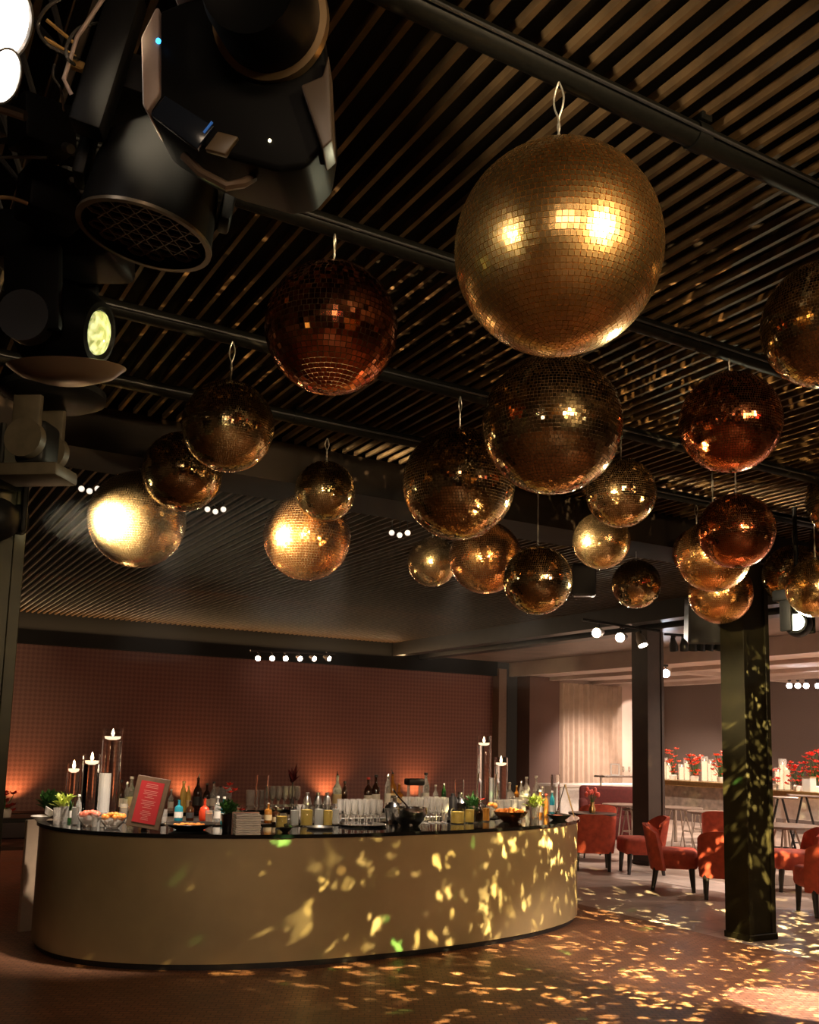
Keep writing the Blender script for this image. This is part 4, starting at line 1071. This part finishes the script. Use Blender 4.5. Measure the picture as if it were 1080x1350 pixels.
# M5, partially out of frame, aims a beam into the room
c5 = at_d(-6, 684, 5.98)
M5 = thing('moving_head_light', 'moving light at the left edge throwing a hazy beam at the mirror balls', 'stage light', c5)
a = MB(); a.sph((0, 0, 0), .15, 24, (1, 1, .9)); hd = obj('lamp_head', a, HEADM, M5)
bd = (at_y(181, 690, 6.7) - c5).normalized(); qz = bd.to_track_quat('Z', 'Y').to_matrix().to_4x4()
a = MB(); a.lathe([(0, .1), (.09, .1), (.10, .17), (.085, .175), (0, .165)], 28, M=qz); obj('lens_hood', a, HEADM, hd)
a = MB(); a.lathe([(0, .165), (.08, .165), (.05, .185), (0, .19)], 24, M=qz); obj('lens', a, mat('warm_white_beam_lens', (1, 1, 1), emit=(1, .88, .6), es=40), hd)
for s_ in (-1, 1):
    a = MB(); a.box((s_ * .16, 0, .08), (.035, .12, .3), .012, 2); obj('yoke_arm', a, HEADM, M5)
a = MB(); a.box((0, 0, .28), (.4, .24, .12), .02, 2); a.tube([(0, 0, .3), (0, 0, .62)], .02, 8); obj('base', a, HEADM, M5)
# M6: beam light near the olive column
c6 = at_d(1052, 822, 8.4)
M6 = thing('moving_head_light', 'moving light with a blinding green white lens right of the olive column', 'stage light', c6)
qz = (at_d(905, 735, 7.2) - c6).normalized().lerp((CAM - c6).normalized(), .6).normalized().to_track_quat('Z', 'Y').to_matrix().to_4x4()
a = MB(); a.lathe([(0, -.15), (.09, -.13), (.12, -.04), (.11, .07), (.095, .1), (.08, .1), (0, .09)], 28, M=qz); hd = obj('lamp_head', a, HEADM, M6)
a = MB(); a.lathe([(0, .118), (.05, .11), (.08, .095), (0, .092)], 24, M=qz); obj('lens', a, mat('green_white_beam_lens', (1, 1, 1), emit=(.95, 1, .62), es=45), hd)
for s_ in (-1, 1):
    a = MB(); a.box((s_ * .15, 0, .06), (.035, .12, .28), .012, 2); obj('yoke_arm', a, HEADM, M6)
a = MB(); a.box((0, 0, .24), (.38, .24, .1), .02, 2); a.tube([(0, 0, .28), (0, 0, 3.98 - c6.z)], .02, 8); obj('base', a, HEADM, M6)

# blinder with two round lamps (upper left)
BLN = mat('blinder_lens', (1, 1, 1), emit=(1, .92, .82), es=9)
bl = thing('blinder_light', 'twin round blinder lamp glowing white at the upper left corner', 'stage light', at_d(0, 60, 1.95))
Z0 = at_d(0, 60, 1.95)
for (px, py, w_) in ((12, 32, .062), (2, 99, .05)):
    c_ = at_d(px, py, 1.95) - Z0
    dirn = Vector((.75, -.42, -.45)).normalized(); qz = Matrix.Translation(c_) @ dirn.to_track_quat('Z', 'Y').to_matrix().to_4x4()
    a = MB(); a.lathe([(0, .012), (w_ * .6, .008), (w_, 0), (0, -.004)], 28, M=qz); ln = obj('lens', a, BLN, bl)
    a = MB(); a.lathe([(0, -.07), (w_ * .5, -.065), (w_ * 1.05, -.004), (w_ * 1.12, .006), (w_ * 1.02, .006), (w_ * .45, -.055), (0, -.06)], 28, M=qz); obj('reflector', a, STEEL, bl)
a = MB(); a.box((-.08, 0, .01), (.05, .12, .3), .01, 2); obj('housing', a, BLACK, bl)
a = MB(); a.tube([(-.08, 0, .12), (-.08, 0, .5)], .014, 8); obj('clamp', a, BLACK, bl)
# cables and straps in the upper left clutter
def cable(pts, r_, label, ma=BLACK):
    pts = [at_d(*q) for q in pts]; out = []
    n = len(pts)
    for i in range(n - 1):
        p0_, p1_, p2_, p3_ = pts[max(i - 1, 0)], pts[i], pts[i + 1], pts[min(i + 2, n - 1)]
        for k in range(6):
            t_ = k / 6; out.append(.5 * ((2 * p1_) + (-p0_ + p2_) * t_ + (2 * p0_ - 5 * p1_ + 4 * p2_ - p3_) * t_ ** 2 + (-p0_ + 3 * p1_ - 3 * p2_ + p3_) * t_ ** 3))
    out.append(pts[-1]); a = MB(); a.tube(out, r_, 8); tag(obj('cable', a, ma), label, 'cable')
CABM = mat('glossy_cable', (.05, .045, .04), .25)
cable([(95, -10, 2.1), (62, 10, 2.1), (50, 35, 2.12), (62, 58, 2.1), (90, 72, 2.15), (105, 80, 2.2)], .004, 'looping black cable at the top between the blinder and the big moving light', CABM)
cable([(140, 30, 2.2), (108, 35, 2.15), (90, 55, 2.12), (88, 75, 2.1), (98, 85, 2.15)], .004, 'second smaller cable loop inside the first one', CABM)
cable([(72, 85, 2.2), (70, 100, 2.2), (80, 118, 2.2), (84, 145, 2.3)], .003, 'short drooping cable under the cable loops', CABM)
cable([(-5, 208, 2.4), (30, 207, 2.4), (62, 208, 2.4)], .004, 'thin rod crossing the left edge above the lower lamps', CABM)
cable([(-5, 260, 2.4), (15, 261, 2.4), (36, 268, 2.4)], .005, 'shiny cable end at the left edge below the thin rod', mat('tan_cable', (.3, .2, .1), .25))
cable([(-10, 140, 2.2), (10, 145, 2.2), (34, 153, 2.2)], .012, 'short pale pipe stub under the blinder lamps', STEEL)
YEL = mat('yellow_strap', (.38, .22, .06), .5, noise=.15)
for (q0, q1, lb) in (((61, 26, 2.16), (97, 56, 2.2), 'upper yellow strap by the cable loops'), ((58, 50, 2.16), (100, 75, 2.2), 'lower yellow strap by the cable loops')):
    a = MB(); a.tube([at_d(*q0), at_d(*q1)], .0045, 6); tag(obj('ratchet_strap', a, YEL), lb, 'strap')
p_ = at_d(103, 87, 2.2); a = MB(); a.box((0, 0, 0), (.034, .02, .02), .003, 1); tag(obj('strap_buckle', a, YEL, loc=p_, rot=(0, R(20), R(-30))), 'yellow tag block at the end of the lower strap', 'buckle')
# gripped power box and slanted arm between blinder and the big light
p_ = at_d(143, 82, 2.2)
t = thing('power_box', 'black rectangular power box hanging between the blinder and the big light', 'box', p_, rot=(R(8), R(14), R(-20)))
a = MB(); a.box((0, 0, 0), (.075, .08, .34), .01, 2); obj('box_body', a, HEADM, t)
a = MB(); a.tube([(-.035, -.045, .12), (-.06, -.06, .0), (-.06, -.06, -.10), (-.04, -.045, -.12)], .005, 8); obj('handle', a, GREYP, t)
p_ = at_d(55, 170, 2.5)
t = thing('power_box', 'black fixture box below the blinder lamps at upper left', 'box', p_, rot=(R(5), R(-8), R(15)))
a = MB(); a.box((0, 0, 0), (.14, .12, .12), .012, 2); obj('box_body', a, HEADM, t)
a = MB(); a.cyl((.03, -.07, -.06), (.03, -.1, -.075), .012, n=12); obj('knob', a, STEEL, t)
p_ = at_d(68, 262, 2.7)
t = thing('power_box', 'black box with small connectors beside the wash light', 'box', p_, rot=(R(5), R(0), R(10)))
a = MB(); a.box((0, 0, 0), (.16, .14, .14), .012, 2); obj('box_body', a, HEADM, t)
for k in range(3):
    a = MB(); a.cyl((.02 + .03 * k, -.075, .03 - .02 * k), (.02 + .03 * k, -.095, .03 - .02 * k), .008, n=10); obj('connector', a, STEEL, t)

# ------------------------------------------------------------------ stage lamps behind the camera (what the balls mirror)
PARL = mat('stage_par_lens', (1, 1, 1), emit=(1, .74, .42), es=34)
tr2 = thing('stage_truss', 'black pipe of stage lamps behind the viewer', 'truss', (2.2, -3.2, 3.2))
a = MB(); a.tube([(-3, 0, .25), (3, 0, .25)], .03, 10); obj('chord', a, BLACK, tr2)
for k in range(8):
    x_ = .1 + (k % 4) * .42; z_ = -.05 + (k // 4) * .36 - .05
    a = MB(); a.lathe([(0, -.2), (.1, -.18), (.15, .1), (.14, .1), (.09, -.15), (0, -.17)], 24, M=Matrix.Translation((x_ - .6, 0, z_)) @ Matrix.Rotation(R(-90), 4, 'X')); c_ = obj('lamp_can', a, BLACK, tr2)
    a = MB(); a.lathe([(0, .09), (.135, .085), (.13, .06), (0, .06)], 24, M=Matrix.Translation((x_ - .6, 0, z_)) @ Matrix.Rotation(R(-90), 4, 'X')); obj('lens', a, PARL, c_)

# small coloured lamps on the rear pipe (the mirror balls pick them up)
for k, (x_, z_, c_) in enumerate(((-2.6, .1, (1, .05, .03)), (-2.2, .1, (1, .08, .03)), (-1.5, -.1, (.05, .25, 1)), (1.9, .05, (1, .85, .6)), (2.3, .05, (1, .4, .12)), (2.8, .1, (1, .06, .05)))):
    a = MB(); a.lathe([(0, -.12), (.06, -.1), (.09, .06), (.08, .06), (0, .0)], 18, M=Matrix.Translation((x_, 0, z_)) @ Matrix.Rotation(R(-90), 4, 'X')); cn = obj('lamp_can', a, BLACK, tr2)
    a = MB(); a.sph((x_, .05, z_), .06, 12, (1, .4, 1)); obj('lens', a, mat('coloured_lamp_%s' % 'abcdef'[k], c_, emit=c_, es=30), cn)

# ------------------------------------------------------------------ lights
def spot(loc, aim, e, col=(1, .75, .5), deg=40, blend=.5, size=.05, name='spot'):
    l = bpy.data.lights.new(name, 'SPOT'); l.energy = e; l.color = col; l.spot_size = R(deg); l.spot_blend = blend; l.shadow_soft_size = size
    o = bpy.data.objects.new(name, l); COL.objects.link(o); o.location = loc
    o.rotation_euler = (Vector(aim) - Vector(loc)).to_track_quat('-Z', 'Y').to_euler(); return o
def point(loc, e, col, size=.1):
    l = bpy.data.lights.new('point', 'POINT'); l.energy = e; l.color = col; l.shadow_soft_size = size
    o = bpy.data.objects.new('point', l); COL.objects.link(o); o.location = loc; return o
def area(loc, aim, e, col, sx, sy):
    l = bpy.data.lights.new('area', 'AREA'); l.shape = 'RECTANGLE'; l.size = sx; l.size_y = sy; l.energy = e; l.color = col
    o = bpy.data.objects.new('area', l); COL.objects.link(o); o.location = loc
    o.rotation_euler = (Vector(aim) - Vector(loc)).to_track_quat('-Z', 'Y').to_euler(); return o
B1 = at_y(736, 330, 2.2)
# warm lamps of the near truss and the stage
spot(at_d(10, 40, 1.9) + Vector((.08, 0, 0)), B1, 330, (1, .82, .55), 60, .6, .09, 'blinder_beam')
spot((2.3, -3.0, 3.25), B1, 3300, (1, .72, .4), 26, .7, .42, 'stage_wash')
spot((1.0, -2.6, 3.3), (5.5, 6.3, 3.35), 1300, (1, .7, .38), 34, .8, .2, 'stage_wash')
# the beam from the left edge and the green white beam at right
spot(c5 + bd * .22, at_y(181, 690, 6.7), 9000, (1, .85, .55), 13, .6, .12, 'left_beam')
spot(c5 + bd * .22, at_y(600, 720, 6.5), 12000, (1, .8, .5), 34, .6, .12, 'left_beam')
spot(c6 + Vector((-.12, -.14, .02)), at_d(905, 735, 6.2), 700, (1, .95, .6), 60, .6, .08, 'right_beam')
c3b = c3 + rt * .2 - fw * .05  # added spots beside the truss light, to strengthen highlights on the far balls
spot(c3b, at_y(606, 738, 6.8), 2600, (1, .78, .45), 13, .6, .1, 'added_ball_beam')
spot(c3b, at_y(935, 735, 5.6), 3600, (1, .74, .4), 13, .6, .1, 'added_ball_beam')
spot(c3b, at_y(405, 710, 6.5), 1500, (1, .78, .45), 10, .6, .1, 'added_ball_beam')
# warm uplights at the foot of the patterned wall
for px in (18, 245, 432, 548):
    x_ = at_y(px, 1040, 18.6).x
    spot((x_, 18.42, .55), (x_, 18.75, 1.6), 60, (1, .42, .16), 110, .9, .05, 'wall_uplight')
area((4, 14, 3.9), (4, 19, 1.0), 26, (1, .5, .34), 10, .6)
spot(at_y(386, 870, 17.4) , at_y(386, 900, 18.7), 10, (1, .6, .45), 120, .9, .2)
# edge glow on batten ends by the wall
area((3.5, 18.38, 3.62), (3.5, 18.2, 4), 130, (1, .6, .3), 14, .08)
# bar top lights
for (x_, y_, e) in ((2.2, 7.7, 750), (3.6, 7.5, 750), (5.0, 7.6, 750), (6.2, 8.0, 750)):
    spot((x_, y_, 3.6), (x_ - .05, y_ + .8, 1.1), e, (1, .8, .62), 44, .8, .08, 'bar_downlight')
# added front fill without a fixture (soft and weak)
area((-1.5, -3.5, 3.6), (4, 8, .6), 95, (1, .74, .52), 2.5, .6)
# dining room
for (x_, y_, e) in ((16.5, 16.5, 900), (15.2, 12.5, 800), (13.0, 9.5, 800), (16.0, 8.5, 750), (12.0, 13.5, 600), (12.5, 6.0, 600)):
    spot((x_, y_, 3.42 if x_ > 13.6 else 3.7), (x_ + .1, y_ + .6, 0), e, (1, .78, .62), 130, .8, .06, 'dining_downlight')
spot((15.8, 16.2, 3.3), (15.5, 18.7, .9), 900, (1, .84, .72), 62, 1., .1, 'wall_washer')
spot((17.2, 15.5, 3.3), (17.6, 18.7, 2.2), 600, (1, .84, .72), 30, .15, .05, 'wall_washer')
spot(at_d(1060, 904, 18.5), at_d(1060, 980, 20), 120, (1, .8, .65), 100, .6, .1)
area((15.8, 8, .9), (15.8, 9, 3.5), 300, (1, .72, .55), 4, 10)
# beam pool on the floor at lower right
spot((7.4, 2.2, 3.6), at_z(1070, 1325, 0), 7500, (1, .84, .75), 11, .1, .03, 'floor_beam')
spot((10.5, 5.2, 3.6), at_z(905, 1165, 0), 2500, (1, .85, .74), 13, .1, .03, 'floor_beam')

# light thrown back by the mirror tiles: added lamps with a patterned output stand in for it
def gobo(loc, e, scale, thr, col=(1, .66, .22), keep=.5, aim=None, deg=180, seed=0., green=0.):
    if aim is None:
        l = bpy.data.lights.new('mirror_fleck_lamp', 'POINT'); rot = (0, 0, 0)
    else:
        l = bpy.data.lights.new('mirror_fleck_lamp', 'SPOT'); l.spot_size = R(deg); l.spot_blend = .5
        rot = (Vector(aim) - Vector(loc)).to_track_quat('-Z', 'Y').to_euler()
    l.energy = e; l.color = col; l.shadow_soft_size = .012; l.use_nodes = True
    nt = l.node_tree; em = nt.nodes['Emission']; Lk = nt.links.new
    tc = nt.nodes.new('ShaderNodeTexCoord'); mp = nt.nodes.new('ShaderNodeMapping'); mp.inputs['Location'].default_value = (seed, seed * 1.7, seed * .3); mp.inputs['Scale'].default_value = (1.25, 1.25, .8)
    vo = nt.nodes.new('ShaderNodeTexVoronoi'); vo.inputs['Scale'].default_value = scale; vo.inputs['Randomness'].default_value = 1.
    nz = nt.nodes.new('ShaderNodeTexNoise'); nz.inputs['Scale'].default_value = scale * 1.1; nz.inputs['Detail'].default_value = 3
    vm = nt.nodes.new('ShaderNodeVectorMath'); vm.operation = 'SCALE'; vm.inputs['Scale'].default_value = .09
    va = nt.nodes.new('ShaderNodeVectorMath'); va.operation = 'ADD'
    Lk(tc.outputs['Normal'], mp.inputs[0]); Lk(mp.outputs[0], nz.inputs['Vector']); Lk(nz.outputs['Color'], vm.inputs[0]); Lk(mp.outputs[0], va.inputs[0]); Lk(vm.outputs[0], va.inputs[1]); Lk(va.outputs[0], vo.inputs['Vector'])
    mr = nt.nodes.new('ShaderNodeMapRange'); mr.interpolation_type = 'SMOOTHSTEP'; mr.inputs['From Min'].default_value = thr; mr.inputs['From Max'].default_value = thr * .35; Lk(vo.outputs['Distance'], mr.inputs[0])
    sc = nt.nodes.new('ShaderNodeSeparateColor'); Lk(vo.outputs['Color'], sc.inputs[0])
    mk = nt.nodes.new('ShaderNodeMapRange'); mk.inputs['From Min'].default_value = 1 - keep; mk.inputs['From Max'].default_value = 1.; mk.inputs['To Min'].default_value = 0; mk.inputs['To Max'].default_value = 1; Lk(sc.outputs[0], mk.inputs[0])
    mu = nt.nodes.new('ShaderNodeMath'); mu.operation = 'MULTIPLY'; Lk(mr.outputs[0], mu.inputs[0]); Lk(mk.outputs[0], mu.inputs[1])
    # large scale clustering of flecks
    n2 = nt.nodes.new('ShaderNodeTexNoise'); n2.inputs['Scale'].default_value = 4.; Lk(mp.outputs[0], n2.inputs['Vector'])
    m2 = nt.nodes.new('ShaderNodeMapRange'); m2.inputs['From Min'].default_value = .38; m2.inputs['From Max'].default_value = .58; Lk(n2.outputs['Fac'], m2.inputs[0])
    m3 = nt.nodes.new('ShaderNodeMath'); m3.operation = 'MULTIPLY'; Lk(mu.outputs[0], m3.inputs[0]); Lk(m2.outputs[0], m3.inputs[1])
    Lk(m3.outputs[0], em.inputs['Strength'])
    if green:
        cr = nt.nodes.new('ShaderNodeValToRGB'); cr.color_ramp.interpolation = 'CONSTANT'
        cr.color_ramp.elements[0].color = (1, 1, 1, 1); cr.color_ramp.elements[1].position = 1 - green; cr.color_ramp.elements[1].color = (.35, 1.1, .7, 1)
        Lk(sc.outputs[1], cr.inputs[0]); Lk(cr.outputs[0], em.inputs['Color'])
    o = bpy.data.objects.new('mirror_fleck_lamp', l); COL.objects.link(o); o.location = loc; o.rotation_euler = rot
spot((6.8, 1.5, 3.6), at_z(930, 1275, 0), 2200, (1, .76, .60), 26, .5, .1, 'floor_beam')
spot((5.6, 2.6, 3.0), (6.0, 7.6, .5), 150, (1, .74, .36), 36, .8, .15, 'gold_wash')
gobo((4.4, 3.6, 2.9), 7500, 19, .36, (1, .76, .28), .9, aim=(4.7, 7.6, .3), deg=60, seed=1.3, green=.15)
gobo((3.0, 4.2, 2.8), 1500, 15, .30, (1, .66, .24), .35, aim=(3.2, 7.6, .3), deg=48, seed=2.2)
gobo((6.2, 4.4, 2.9), 19000, 20, .38, (1, .77, .33), .85, aim=(6.4, 6.2, 0), deg=98, seed=4.1, green=.04)
gobo((7.0, 4.6, 3.0), 18000, 24, .40, (1, .78, .36), .85, aim=(8.0, 6.4, 0), deg=108, seed=7.7)
gobo((5.6, 3.0, 2.6), 9000, 30, .34, (1, .66, .28), .8, aim=(6.0, 3.4, 4), deg=150, seed=5.5)
gobo((3.2, 4.1, 2.6), 5000, 30, .32, (1, .62, .26), .7, aim=(3.0, 4.4, 4), deg=150, seed=9.4)
spot((4.2, -1.5, 3.7), (4.6, 4.5, 0), 420, (1, .62, .4), 70, .9, .2, 'floor_wash')

# thin stage haze hanging between the mirror balls and the soffit
hz = bpy.data.materials.new('stage_haze'); hz.use_nodes = True; nt = hz.node_tree; nt.nodes.clear()
ou = nt.nodes.new('ShaderNodeOutputMaterial'); vs_ = nt.nodes.new('ShaderNodeVolumeScatter'); vs_.inputs['Density'].default_value = .0045; vs_.inputs['Anisotropy'].default_value = .35
nt.links.new(vs_.outputs[0], ou.inputs['Volume'])
a = MB(); a.box((4.25, 8.2, 3.05), (6.6, 4.6, 1.24))
tag(obj('stage_haze', a, hz, smooth=False), 'thin hazy air crossed by light beams under the soffit', 'haze', kind='stuff')

# ------------------------------------------------------------------ world, view
w = bpy.data.worlds.new('world'); scn.world = w; w.use_nodes = True
w.node_tree.nodes['Background'].inputs[0].default_value = (.9, .6, .4, 1); w.node_tree.nodes['Background'].inputs[1].default_value = .02
scn.view_settings.view_transform = 'Standard'; scn.view_settings.look = 'None'; scn.view_settings.gamma = 1; scn.view_settings.exposure = 0
scn.view_settings.use_curve_mapping = False
scn.cycles.max_bounces = 10; scn.cycles.transparent_max_bounces = 12
scn.cycles.sample_clamp_indirect = 6
scn.cycles.blur_glossy = .5
